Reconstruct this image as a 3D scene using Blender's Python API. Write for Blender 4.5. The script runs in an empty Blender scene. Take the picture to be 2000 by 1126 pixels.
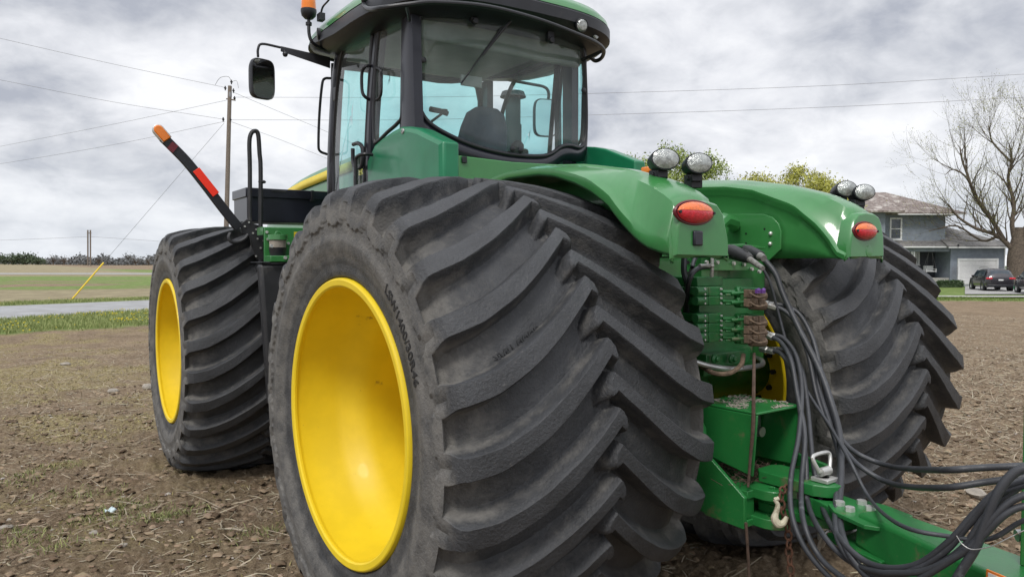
import bpy, math, random
import numpy as np
from mathutils import Vector, Matrix
random.seed(7); RNG = np.random.default_rng(7)
S = bpy.context.scene; COL = S.collection
PI = math.pi
# ---------------------------------------------------------------- camera
CAM = np.array([-2.957, -2.963, 1.708]); YAW, PIT, ROLL = 0.62383, -0.03722, 0.0003; FPX = 1454.6
PW, PH = 2000.0, 1126.0
fw = np.array([math.sin(YAW)*math.cos(PIT), math.cos(YAW)*math.cos(PIT), math.sin(PIT)])
rt = np.array([math.cos(YAW), -math.sin(YAW), 0.0]); up = np.cross(rt, fw)
cam = bpy.data.cameras.new('camera'); camo = bpy.data.objects.new('camera', cam); COL.objects.link(camo)
cam.sensor_width = 36; cam.lens = FPX/PW*36; cam.clip_start = .05; cam.clip_end = 6000
camo.matrix_world = Matrix(((rt[0], up[0], -fw[0], CAM[0]), (rt[1], up[1], -fw[1], CAM[1]), (rt[2], up[2], -fw[2], CAM[2]), (0, 0, 0, 1)))
S.camera = camo
# ---------------------------------------------------------------- world, sun, exposure
SUN_EL, SUN_AZ = math.radians(52), math.radians(-125)      # azimuth: clockwise from +y
w = bpy.data.worlds.new('World'); S.world = w; w.use_nodes = True
nt = w.node_tree; nt.nodes.clear()
def wn(t, **k):
    n = nt.nodes.new(t)
    for a, b in k.items(): setattr(n, a, b)
    return n
def wm(op, a, b=None, c=None):
    n = wn('ShaderNodeMath', operation=op)
    for i, v in enumerate((a, b, c)):
        if v is None: continue
        if isinstance(v, (int, float)): n.inputs[i].default_value = v
        else: nt.links.new(v, n.inputs[i])
    return n.outputs[0]
out = wn('ShaderNodeOutputWorld'); bg = wn('ShaderNodeBackground')
sky = wn('ShaderNodeTexSky', sky_type='NISHITA', sun_disc=False, sun_elevation=SUN_EL, sun_rotation=SUN_AZ, air_density=1.0, dust_density=2.0)
tc = wn('ShaderNodeTexCoord'); sx = wn('ShaderNodeSeparateXYZ'); nt.links.new(tc.outputs['Generated'], sx.inputs[0])
den = wm('ADD', wm('MAXIMUM', sx.outputs[2], 0.0), 0.40)
cx = wn('ShaderNodeCombineXYZ'); nt.links.new(wm('DIVIDE', sx.outputs[0], den), cx.inputs[0]); nt.links.new(wm('DIVIDE', sx.outputs[1], den), cx.inputs[1])
def wnoise(scale, det, rough, dist, off):
    a = wn('ShaderNodeVectorMath', operation='ADD'); nt.links.new(cx.outputs[0], a.inputs[0]); a.inputs[1].default_value = off
    n = wn('ShaderNodeTexNoise'); nt.links.new(a.outputs[0], n.inputs[0])
    n.inputs['Scale'].default_value = scale; n.inputs['Detail'].default_value = det; n.inputs['Roughness'].default_value = rough; n.inputs['Distortion'].default_value = dist
    return n.outputs[0]
big = wnoise(2.0, 6, .5, .35, (3.1, 1.7, 0)); fine = wnoise(6.5, 9, .58, .3, (7.3, -2.2, 4))
mixn = wm('ADD', wm('MULTIPLY', big, .62), wm('MULTIPLY', fine, .38))
cr = wn('ShaderNodeValToRGB'); nt.links.new(mixn, cr.inputs[0])
e = cr.color_ramp.elements; e[0].position = .38; e[0].color = (.37, .39, .445, 1); e[1].position = .62; e[1].color = (.80, .805, .825, 1)
m_ = e.new(.46); m_.color = (.53, .545, .585, 1); m2 = e.new(.53); m2.color = (.665, .675, .71, 1)
# pale horizon band and an overcast sky that is brighter overhead
hz = wn('ShaderNodeMapRange'); nt.links.new(sx.outputs[2], hz.inputs[0]); hz.inputs[1].default_value = 0.0; hz.inputs[2].default_value = .14; hz.inputs[3].default_value = .55; hz.inputs[4].default_value = 0
mh = wn('ShaderNodeMix', data_type='RGBA'); nt.links.new(hz.outputs[0], mh.inputs[0]); nt.links.new(cr.outputs[0], mh.inputs[6]); mh.inputs[7].default_value = (.62, .665, .72, 1)
zn = wn('ShaderNodeMapRange'); nt.links.new(sx.outputs[2], zn.inputs[0]); zn.inputs[1].default_value = .40; zn.inputs[2].default_value = 1.0; zn.inputs[3].default_value = 1.0; zn.inputs[4].default_value = 2.0
sc_ = wn('ShaderNodeVectorMath', operation='SCALE'); nt.links.new(mh.outputs[2], sc_.inputs[0]); nt.links.new(zn.outputs[0], sc_.inputs['Scale'])
sk = wn('ShaderNodeVectorMath', operation='SCALE'); nt.links.new(sky.outputs[0], sk.inputs[0]); sk.inputs['Scale'].default_value = .06
ad = wn('ShaderNodeMix', data_type='RGBA'); ad.inputs[0].default_value = .93
nt.links.new(sk.outputs[0], ad.inputs[6]); nt.links.new(sc_.outputs[0], ad.inputs[7])
nt.links.new(ad.outputs[2], bg.inputs[0]); bg.inputs[1].default_value = 1.0; nt.links.new(bg.outputs[0], out.inputs[0])
sun = bpy.data.lights.new('sun', 'SUN'); sun.energy = 1.5; sun.angle = math.radians(14); sun.color = (1, .96, .9)
suno = bpy.data.objects.new('sun', sun); COL.objects.link(suno)
sd = Vector((math.sin(SUN_AZ)*math.cos(SUN_EL), math.cos(SUN_AZ)*math.cos(SUN_EL), math.sin(SUN_EL)))
suno.rotation_euler = sd.to_track_quat('Z', 'Y').to_euler(); suno.location = (0, 0, 30)
S.view_settings.view_transform = 'Standard'; S.view_settings.look = 'None'; S.view_settings.exposure = 0.40; S.view_settings.gamma = 1
S.render.film_transparent = False
# ---------------------------------------------------------------- measuring helpers (photo pixel -> point on a chosen real plane)
TH, WB, HCR, HCF, ART = 1.133, 3.80, 1.025, 0.945, -0.033
HG = np.array([0, WB/2, 0])
def rz(a): c, s = math.cos(a), math.sin(a); return np.array([[c, -s, 0], [s, c, 0], [0, 0, 1]])
FR = Matrix.Translation(Vector(HG)) @ Matrix.Rotation(ART, 4, 'Z') @ Matrix.Translation(-Vector(HG))   # front frame of the articulated tractor
def ray(px, py): return fw + (px-PW/2)/FPX*rt - (py-PH/2)/FPX*up
def _pl(c, d, x, y, z):
    ax, v = (0, x) if x is not None else (1, y) if y is not None else (2, z)
    return c + (v-c[ax])/d[ax]*d
def Rp(px, py, x=None, y=None, z=None): return Vector(_pl(CAM, ray(px, py), x, y, z))
_Ri = rz(-ART); _Cf = _Ri@(CAM-HG)+HG
def Fp(px, py, x=None, y=None, z=None): return Vector(_pl(_Cf, _Ri@ray(px, py), x, y, z))
def Dp(px, py, d): return Vector(CAM + d*ray(px, py))
# ---------------------------------------------------------------- materials
MAT = {}
def mat(name, col, rough=.6, metal=0., noise=None, scale=6., amt=.25, bump=0., bscale=40., coat=0., spec=.5, dirt=None, dscale=3., dthr=(.5, .7), attr=None, tint2=None, coord='Object'):
    """procedural principled material: base colour broken up by noise, optional dirt colour in noise patches, fine bump"""
    m = bpy.data.materials.new(name); m.use_nodes = True; t = m.node_tree; N = t.nodes; L = t.links
    b = N['Principled BSDF']; b.inputs['Roughness'].default_value = rough; b.inputs['Metallic'].default_value = metal
    b.inputs['Coat Weight'].default_value = coat; b.inputs['Coat Roughness'].default_value = .08; b.inputs['Specular IOR Level'].default_value = spec
    c = N.new('ShaderNodeTexCoord')
    def nz(s, det=6, ro=.6):
        n = N.new('ShaderNodeTexNoise'); L.new(c.outputs[coord], n.inputs[0]); n.inputs['Scale'].default_value = s; n.inputs['Detail'].default_value = det; n.inputs['Roughness'].default_value = ro; return n.outputs[0]
    def mix(f, a, bcol):
        x = N.new('ShaderNodeMix'); x.data_type = 'RGBA'
        if isinstance(f, float): x.inputs[0].default_value = f
        else: L.new(f, x.inputs[0])
        for k, v in ((6, a), (7, bcol)):
            if isinstance(v, tuple): x.inputs[k].default_value = (*v[:3], 1)
            else: L.new(v, x.inputs[k])
        return x.outputs[2]
    def ramp(v, lo, hi, a=0., bb=1.):
        r = N.new('ShaderNodeMapRange'); r.interpolation_type = 'SMOOTHSTEP'; L.new(v, r.inputs[0]); r.inputs[1].default_value = lo; r.inputs[2].default_value = hi; r.inputs[3].default_value = a; r.inputs[4].default_value = bb; return r.outputs[0]
    dk = tuple(x*(1-amt) for x in col); lt = tuple(min(1, x*(1+amt)) for x in col)
    cur = mix(ramp(nz(scale), .3, .7), dk, tint2 or lt)
    if dirt:
        f = ramp(nz(dscale, 9, .7), dthr[0], dthr[1])
        if attr:
            a = N.new('ShaderNodeAttribute'); a.attribute_name = attr
            mm = N.new('ShaderNodeMath'); mm.operation = 'MULTIPLY_ADD'; L.new(a.outputs['Fac'], mm.inputs[0]); mm.inputs[1].default_value = .8; L.new(nz(dscale, 9, .7), mm.inputs[2]); f = ramp(mm.outputs[0], dthr[0], dthr[1])
        cur = mix(f, cur, dirt)
        rr = N.new('ShaderNodeMapRange'); L.new(f, rr.inputs[0]); rr.inputs[3].default_value = rough; rr.inputs[4].default_value = min(1, rough+.3); L.new(rr.outputs[0], b.inputs['Roughness'])
        if coat:
            rc = N.new('ShaderNodeMapRange'); L.new(f, rc.inputs[0]); rc.inputs[3].default_value = coat; rc.inputs[4].default_value = 0; L.new(rc.outputs[0], b.inputs['Coat Weight'])
    L.new(cur, b.inputs['Base Color'])
    if bump:
        bp = N.new('ShaderNodeBump'); bp.inputs['Strength'].default_value = bump; bp.inputs['Distance'].default_value = .01; L.new(nz(bscale, 8, .65), bp.inputs['Height']); L.new(bp.outputs[0], b.inputs['Normal'])
    MAT[name] = m; return m
mat('green', (.038, .20, .052), .34, amt=.06, coat=.55, dirt=(.10, .17, .09), dscale=2.2, dthr=(.55, .85), bump=.02, bscale=9)
mat('green_dirty', (.013, .125, .03), .42, amt=.15, coat=.2, dirt=(.16, .14, .09), dscale=7, dthr=(.56, .74), bump=.1, bscale=60)
mat('green_hitch', (.018, .17, .04), .38, amt=.1, coat=.25, dirt=(.15, .13, .07), dscale=6, dthr=(.55, .72), bump=.08, bscale=50)
mat('teal', (.008, .17, .075), .36, amt=.08, coat=.12, bump=.01)
mat('yellow', (.80, .585, .015), .5, amt=.05, coat=.05, dirt=(.33, .20, .03), dscale=5, dthr=(.63, .72), bump=.015, bscale=20)
mat('yellow_stripe', (.72, .55, .02), .4, amt=.05)
mat('black', (.012, .013, .017), .42, amt=.2, bump=.03, bscale=120, dirt=(.05, .05, .05), dscale=4, dthr=(.6, .8))
mat('black_paint', (.010, .011, .020), .35, amt=.15, coat=.2, bump=.02, bscale=60)
mat('black_dusty', (.022, .023, .026), .55, amt=.2, dirt=(.12, .115, .105), dscale=5, dthr=(.55, .8), bump=.08, bscale=90)
mat('hose', (.045, .048, .055), .45, amt=.2, dirt=(.13, .14, .15), dscale=14, dthr=(.58, .72), bump=.15, bscale=200)
mat('steel', (.42, .42, .41), .38, .8, amt=.2, dirt=(.18, .13, .09), dscale=18, dthr=(.55, .7), bump=.1, bscale=80)
mat('zinc', (.62, .62, .60), .4, .6, amt=.12, bump=.05, bscale=90)
mat('dirty_brown', (.13, .09, .06), .85, amt=.4, scale=30, bump=.4, bscale=80)
mat('plug_grey', (.22, .22, .21), .6, amt=.2, dirt=(.10, .09, .08), dscale=14, dthr=(.45, .7))
mat('rust', (.10, .045, .025), .8, amt=.5, scale=40, bump=.5, bscale=90)
mat('ivory', (.62, .58, .44), .5, amt=.15, dirt=(.25, .2, .13), dscale=30, dthr=(.5, .65))
mat('purple', (.16, .06, .30), .5, amt=.2)
mat('twine', (.085, .055, .04), .9, amt=.3, scale=40, bump=.4, bscale=150)
mat('rubber', (.036, .038, .042), .56, amt=.22, scale=5, bump=.6, bscale=85, dirt=(.165, .158, .146), attr='dust', dscale=11, dthr=(.62, 1.15), spec=.5)
mat('rubber_mark', (.022, .023, .025), .7, amt=.25)
mat('letter', (.018, .018, .019), .7, amt=.2)
mat('seat', (.12, .135, .17), .8, amt=.2, bump=.1)
mat('liner', (.30, .31, .30), .8, amt=.08)
mat('inner_dark', (.03, .032, .035), .8, amt=.2)
mat('orange', (.80, .20, .004), .25, amt=.1, coat=.5)
mat('reflective_red', (.95, .035, .01), .45, amt=.05)
mat('dark_red', (.13, .012, .02), .4, amt=.2)
mat('lens_red', (.62, .012, .03), .18, amt=.2, scale=60, coat=.6, bump=.5, bscale=140)
mat('lens_orange', (.80, .16, .02), .18, amt=.2, scale=60, coat=.6, bump=.5, bscale=140)
mat('lens_clear', (.33, .35, .34), .08, .3, amt=.35, scale=38, coat=1., bump=.6, bscale=60)
mat('label_yellow', (.75, .55, .02), .5, amt=.05)
mat('label_black', (.01, .01, .01), .5)
mat('label_white', (.75, .75, .72), .5, amt=.03)
mat('label_orange', (.80, .22, .03), .5, amt=.05)
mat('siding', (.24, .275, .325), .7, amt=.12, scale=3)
mat('trim', (.75, .76, .76), .6, amt=.05)
mat('shingle', (.20, .165, .15), .9, amt=.4, scale=5, dirt=(.42, .39, .36), dscale=1.3, dthr=(.5, .62), bump=.4, bscale=12)
mat('shingle_grey', (.19, .185, .18), .9, amt=.3, scale=5, dirt=(.32, .31, .30), dscale=1.5, dthr=(.5, .7), bump=.4, bscale=12)
mat('window_dark', (.03, .045, .06), .06, amt=.2, spec=.8)
mat('porch_shade', (.05, .055, .065), .7, amt=.2)  # wall grey darkened so the colour carries the shade of the porch recess
mat('wood_pole', (.17, .14, .115), .85, amt=.3, scale=20, bump=.3, bscale=30)
mat('bark', (.105, .082, .062), .9, amt=.4, scale=8, bump=.6, bscale=12)
mat('twig', (.10, .088, .06), .9, amt=.2)
mat('bud_leaf', (.26, .27, .055), .6, amt=.3, scale=3)
mat('leaf', (.23, .29, .06), .6, amt=.4, scale=2)
mat('leaf_yellow', (.40, .40, .085), .6, amt=.35, scale=2)
mat('leaf_dark', (.075, .105, .055), .7, amt=.4, scale=.2)  # far-tree green with haze lightened into the colour; hedge stems share it
mat('far_wood_haze', (.15, .155, .155), .9, amt=.3, scale=.15)  # bare-wood grey, paled by distance haze put into the colour
mat('hedge', (.035, .07, .02), .8, amt=.5, scale=9)
mat('car_paint', (.035, .033, .04), .25, .3, amt=.1, coat=.8)
mat('concrete', (.38, .37, .35), .9, amt=.1, scale=2, bump=.1)
mat('gravel', (.33, .325, .315), .95, amt=.2, scale=30, bump=.5, bscale=60)
mat('asphalt', (.30, .305, .31), .9, amt=.12, scale=1.2, bump=.3, bscale=40, dirt=(.24, .235, .23), dscale=.8, dthr=(.45, .7))
mat('white_metal', (.7, .7, .7), .5, amt=.08)
mat('wire', (.22, .22, .23), .6)
mat('guard_yellow', (.72, .50, .02), .5, amt=.1)
mat('plastic_green', (.03, .30, .12), .5, amt=.1)
mat('brick', (.22, .09, .06), .9, amt=.2, scale=20)
mat('litter', (.55, .68, .72), .4, amt=.2)
mat('stone', (.30, .27, .23), .9, amt=.25, scale=15, bump=.3)
def speckle(name, col_, scale, lo, hi, amt):
    m = MAT[name]; t = m.node_tree; N = t.nodes; L = t.links; b = N['Principled BSDF']; src = b.inputs['Base Color'].links[0].from_socket
    c = N.new('ShaderNodeTexCoord'); n = N.new('ShaderNodeTexNoise'); L.new(c.outputs['Object'], n.inputs[0]); n.inputs['Scale'].default_value = scale; n.inputs['Detail'].default_value = 6; n.inputs['Roughness'].default_value = .8
    r = N.new('ShaderNodeMapRange'); L.new(n.outputs[0], r.inputs[0]); r.inputs[1].default_value = lo; r.inputs[2].default_value = hi; r.inputs[4].default_value = amt
    x = N.new('ShaderNodeMix'); x.data_type = 'RGBA'; L.new(r.outputs[0], x.inputs[0]); L.new(src, x.inputs[6]); x.inputs[7].default_value = (*col_, 1); L.new(x.outputs[2], b.inputs['Base Color'])
speckle('rubber', (.15, .14, .125), 75, .58, .72, .55); speckle('rubber', (.016, .016, .017), 16, .58, .8, .3); speckle('rubber', (.20, .185, .16), 22, .66, .76, .5)
speckle('yellow', (.35, .20, .04), 55, .66, .74, .7); speckle('hose', (.16, .17, .18), 120, .62, .7, .5); speckle('green_hitch', (.16, .14, .09), 70, .60, .72, .6); speckle('green_dirty', (.12, .10, .06), 50, .56, .70, .6); speckle('green', (.20, .24, .18), 140, .66, .76, .35)
# transparent glass with a faint aqua tint and a real reflection
def glass(name, tint, ior=1.5, dust=.06):
    m = bpy.data.materials.new(name); m.use_nodes = True; t = m.node_tree; N = t.nodes; L = t.links
    N.remove(N['Principled BSDF']); o = N['Material Output']
    tr = N.new('ShaderNodeBsdfTransparent'); tr.inputs[0].default_value = (*tint, 1)
    ge = N.new('ShaderNodeNewGeometry'); mf = N.new('ShaderNodeMath'); mf.operation = 'MULTIPLY'; mi = N.new('ShaderNodeMath'); mi.operation = 'SUBTRACT'; mi.inputs[0].default_value = 1; L.new(ge.outputs['Backfacing'], mi.inputs[1])
    gl = N.new('ShaderNodeBsdfGlossy'); gl.inputs['Roughness'].default_value = .02
    fr = N.new('ShaderNodeFresnel'); fr.inputs[0].default_value = ior
    mx = N.new('ShaderNodeMixShader'); L.new(fr.outputs[0], mf.inputs[0]); L.new(mi.outputs[0], mf.inputs[1]); L.new(mf.outputs[0], mx.inputs[0]); L.new(tr.outputs[0], mx.inputs[1]); L.new(gl.outputs[0], mx.inputs[2])
    df = N.new('ShaderNodeBsdfDiffuse'); df.inputs[0].default_value = (.5, .52, .5, 1)
    c = N.new('ShaderNodeTexCoord'); n = N.new('ShaderNodeTexNoise'); L.new(c.outputs['Object'], n.inputs[0]); n.inputs['Scale'].default_value = 3; n.inputs['Detail'].default_value = 8
    mr = N.new('ShaderNodeMapRange'); L.new(n.outputs[0], mr.inputs[0]); mr.inputs[1].default_value = .4; mr.inputs[2].default_value = .8; mr.inputs[3].default_value = dust*.4; mr.inputs[4].default_value = dust*2
    m2 = N.new('ShaderNodeMixShader'); L.new(mr.outputs[0], m2.inputs[0]); L.new(mx.outputs[0], m2.inputs[1]); L.new(df.outputs[0], m2.inputs[2])
    L.new(m2.outputs[0], o.inputs[0]); MAT[name] = m
glass('glass', (.93, .985, .985), 1.45)
glass('glass_far', (.76, .975, .965), 1.2, .02)
m = bpy.data.materials.new('mirror'); m.use_nodes = True; b = m.node_tree.nodes['Principled BSDF']; b.inputs['Metallic'].default_value = 1; b.inputs['Roughness'].default_value = .03; b.inputs['Base Color'].default_value = (.8, .82, .82, 1); MAT['mirror'] = m

# ---------------------------------------------------------------- mesh builder
def cr_spline(pts, k=6):
    P = [Vector(p) for p in pts]; P = [P[0]*2-P[1]]+P+[P[-1]*2-P[-2]]; o = []
    for i in range(1, len(P)-2):
        for j in range(k):
            t = j/k; a, b_, c, d = P[i-1:i+3]
            o.append(.5*((2*b_)+(c-a)*t+(2*a-5*b_+4*c-d)*t*t+(3*b_-a-3*c+d)*t**3))
    o.append(P[-2]); return o
SPLIT = {'bolt', 'frame_bolt', 'support_bolt', 'window_knob', 'plug_sleeve', 'lamp_screw', 'roof_rail', 'frame_hole', 'bolt_hole', 'coupler_flap_', 'post_bolt', 'poles', 'chains', 'jumper_wire'}
class MB:
    def __init__(s, M=None): s.v = []; s.f = []; s.M = M
    def add(s, vs, fs):
        n = len(s.v); s.v += [Vector(p) if s.M is None else s.M @ Vector(p) for p in vs]; s.f += [[n+i for i in f] for f in fs]; return s
    def hexa(s, p):   # 8 points: bottom ring 0-3, top ring 4-7
        return s.add(p, [(0, 3, 2, 1), (4, 5, 6, 7), (0, 1, 5, 4), (1, 2, 6, 5), (2, 3, 7, 6), (3, 0, 4, 7)])
    def box(s, x0, x1, y0, y1, z0, z1):
        return s.hexa([(x0, y0, z0), (x1, y0, z0), (x1, y1, z0), (x0, y1, z0), (x0, y0, z1), (x1, y0, z1), (x1, y1, z1), (x0, y1, z1)])
    def obox(s, c, ax, ay, az, hx, hy, hz):
        c, ax, ay, az = map(Vector, (c, ax, ay, az)); ax, ay, az = ax.normalized()*hx, ay.normalized()*hy, az.normalized()*hz
        return s.hexa([c-ax-ay-az, c+ax-ay-az, c+ax+ay-az, c-ax+ay-az, c-ax-ay+az, c+ax-ay+az, c+ax+ay+az, c-ax+ay+az])
    def tube(s, path, r, n=8, spline=0, caps=True, closed=False, flat=1.):
        P = cr_spline(path, spline) if spline else [Vector(p) for p in path]
        if not hasattr(r, '__len__'): r = [r]*len(P)
        elif len(r) != len(P): r = list(np.interp(np.linspace(0, 1, len(P)), np.linspace(0, 1, len(r)), r))
        m = len(P); T = []
        for i in range(m):
            a = P[(i-1) % m] if closed or i > 0 else P[0]; b_ = P[(i+1) % m] if closed or i < m-1 else P[-1]
            d = b_-a; T.append(d.normalized() if d.length > 1e-9 else Vector((0, 0, 1)))
        u = T[0].orthogonal().normalized(); vs = []
        for i in range(m):
            u = (u-T[i]*u.dot(T[i])); u = u.normalized() if u.length > 1e-6 else T[i].orthogonal().normalized(); w_ = T[i].cross(u)
            for j in range(n): a = 2*PI*j/n; vs.append(P[i]+u*math.cos(a)*r[i]+w_*math.sin(a)*r[i]*flat)
        fs = []
        for i in range(m if closed else m-1):
            k = (i+1) % m
            for j in range(n): fs.append((i*n+j, i*n+(j+1) % n, k*n+(j+1) % n, k*n+j))
        if caps and not closed: fs += [tuple(range(n))[::-1], tuple((m-1)*n+j for j in range(n))]
        return s.add(vs, fs)
    def cyl(s, a, b_, r, r2=None, n=16): return s.tube([a, b_], [r, r if r2 is None else r2], n)
    def lathe(s, prof, o=(0, 0, 0), ax=(1, 0, 0), n=64):     # prof: (height along axis, radius)
        ax = Vector(ax).normalized(); u = ax.orthogonal().normalized(); w_ = ax.cross(u); o = Vector(o); vs = []; fs = []; m = len(prof)
        for j in range(n):
            a = 2*PI*j/n; d = u*math.cos(a)+w_*math.sin(a)
            for h, r in prof: vs.append(o+ax*h+d*r)
        for j in range(n):
            k = (j+1) % n
            for i in range(m-1): fs.append((j*m+i, k*m+i, k*m+i+1, j*m+i+1))
        return s.add(vs, fs)
    def prism(s, pts, off):       # planar polygon pushed along a vector
        off = Vector(off); n = len(pts); P = [Vector(p) for p in pts]
        return s.add(P+[p+off for p in P], [tuple(range(n))[::-1], tuple(range(n, 2*n))]+[(i, (i+1) % n, n+(i+1) % n, n+i) for i in range(n)])
    def grid(s, rows, wrap=False):
        m = len(rows[0]); fs = []
        for i in range(len(rows)-1):
            for j in range(m if wrap else m-1): k = (j+1) % m; fs.append((i*m+j, i*m+k, (i+1)*m+k, (i+1)*m+j))
        return s.add([p for r in rows for p in r], fs)
    def ball(s, c, r, n=12, sc=(1, 1, 1)):
        rows = []
        for i in range(n//2+1):
            t = PI*i/(n//2); rows.append([Vector(c)+Vector((r*sc[0]*math.sin(t)*math.cos(2*PI*j/n), r*sc[1]*math.sin(t)*math.sin(2*PI*j/n), r*sc[2]*math.cos(t))) for j in range(n)])
        return s.grid(rows, True)
    def bolt(s, c, d, r=.013, h=.012, n=6): d = Vector(d).normalized(); c = Vector(c); return s.cyl(c-d*.002, c+d*h, r, r*.96, n)
    def build(s, name, m, parent=None, *a_, **k_):
        if name in SPLIT:      # every bolt, knob or screw becomes an object of its own
            par = list(range(len(s.v)))
            def fd(i):
                while par[i] != i: par[i] = par[par[i]]; i = par[i]
                return i
            for f in s.f:
                for q in f[1:]: par[fd(q)] = fd(f[0])
            comp = {}
            for f in s.f: comp.setdefault(fd(f[0]), []).append(f)
            if len(comp) > 1:
                out_ = []
                for fs in comp.values():
                    idx = sorted({q for f in fs for q in f}); mp = {q: i for i, q in enumerate(idx)}; mb = MB(); mb.v = [s.v[q] for q in idx]; mb.f = [[mp[q] for q in f] for f in fs]; out_.append(mb.build1(name, m, parent, *a_, **k_))
                return out_[0]
        return s.build1(name, m, parent, *a_, **k_)
    def build1(s, name, m, parent=None, sharp=35, bevel=0., sub=0, solid=0., seg=2, merge=True):
        import bmesh
        me = bpy.data.meshes.new(name); me.from_pydata([tuple(v) for v in s.v], [], s.f)
        b_ = bmesh.new(); b_.from_mesh(me)
        if merge: bmesh.ops.remove_doubles(b_, verts=b_.verts, dist=1e-5)
        bmesh.ops.recalc_face_normals(b_, faces=b_.faces); b_.to_mesh(me); b_.free()
        me.materials.append(MAT[m]); me.polygons.foreach_set('use_smooth', [True]*len(me.polygons)); me.set_sharp_from_angle(angle=math.radians(sharp))
        o = bpy.data.objects.new(name, me); COL.objects.link(o)
        if parent: o.parent = parent
        if solid: d = o.modifiers.new('s', 'SOLIDIFY'); d.thickness = solid; d.offset = 0
        if bevel: d = o.modifiers.new('b', 'BEVEL'); d.width = bevel; d.segments = seg; d.limit_method = 'ANGLE'; d.angle_limit = math.radians(35)
        if sub: d = o.modifiers.new('u', 'SUBSURF'); d.levels = sub; d.render_levels = sub
        return o
def npmesh(name, V, F, m, attr=None, smooth=True, parent=None):     # V (n,3), F (m,k)
    me = bpy.data.meshes.new(name); V = np.asarray(V, np.float32); F = np.asarray(F, np.int32); k = F.shape[1]
    me.vertices.add(len(V)); me.vertices.foreach_set('co', V.ravel()); me.loops.add(F.size); me.loops.foreach_set('vertex_index', F.ravel())
    me.polygons.add(len(F)); me.polygons.foreach_set('loop_start', np.arange(0, F.size, k, dtype=np.int32)); me.polygons.foreach_set('loop_total', np.full(len(F), k, np.int32))
    me.polygons.foreach_set('use_smooth', np.full(len(F), smooth)); me.update(calc_edges=True); me.validate()
    if attr:
        for an, av in attr.items():
            if av.ndim == 1: a = me.attributes.new(an, 'FLOAT', 'POINT'); a.data.foreach_set('value', av.astype(np.float32))
            else: a = me.attributes.new(an, 'FLOAT_COLOR', 'POINT'); a.data.foreach_set('color', av.astype(np.float32).ravel())
    me.materials.append(MAT[m] if isinstance(m, str) else m); o = bpy.data.objects.new(name, me); COL.objects.link(o)
    if parent: o.parent = parent
    return o
def tag(o, label=None, cat=None, group=None, kind=None):
    for k, v in (('label', label), ('category', cat), ('group', group), ('kind', kind)):
        if v: o[k] = v
    return o
def thing(name, label, cat, loc=(0, 0, 0), rotz=0., group=None):
    o = bpy.data.objects.new(name, None); o.empty_display_size = .2; COL.objects.link(o); o.location = loc; o.rotation_euler = (0, 0, rotz); return tag(o, label, cat, group)
def text_mesh(body, size, extr=.002):
    c = bpy.data.curves.new('t', 'FONT'); c.body = body; c.size = size; c.extrude = extr; c.align_x = 'CENTER'; c.align_y = 'CENTER'; c.offset = size*.012
    o = bpy.data.objects.new('t', c); COL.objects.link(o); dg = bpy.context.evaluated_depsgraph_get(); me = bpy.data.meshes.new_from_object(o.evaluated_get(dg))
    V = [v.co.copy() for v in me.vertices]; F = [tuple(p.vertices) for p in me.polygons]; bpy.data.objects.remove(o); bpy.data.meshes.remove(me); return V, F
# numpy noise
def vnoise(x, y, seed=0):
    xi, yi = np.floor(x).astype(np.int64), np.floor(y).astype(np.int64); fx, fy = x-xi, y-yi; fx = fx*fx*(3-2*fx); fy = fy*fy*(3-2*fy)
    def h(a, b_): n = (a*374761393+b_*668265263+seed*1442695041) & 0xffffffff; n = ((n ^ (n >> 13))*1274126177) & 0xffffffff; return ((n ^ (n >> 16)) & 0xffff)/65535.
    return (h(xi, yi)*(1-fx)+h(xi+1, yi)*fx)*(1-fy)+(h(xi, yi+1)*(1-fx)+h(xi+1, yi+1)*fx)*fy
def fbm(x, y, o=4, seed=0):
    s = 0; a = .5
    for i in range(o): s = s+a*vnoise(x*2**i, y*2**i, seed+i*7); a *= .5
    return s
def sst(a, b_, x): t = np.clip((x-a)/(b_-a), 0, 1); return t*t*(3-2*t)
def terrain(x, y):
    x = np.asarray(x, float); y = np.asarray(y, float)
    return -.085*sst(.8, 4.2, y) - .03*sst(-.5, -3, y)*0 - .52*sst(14, 50, x)
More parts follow.
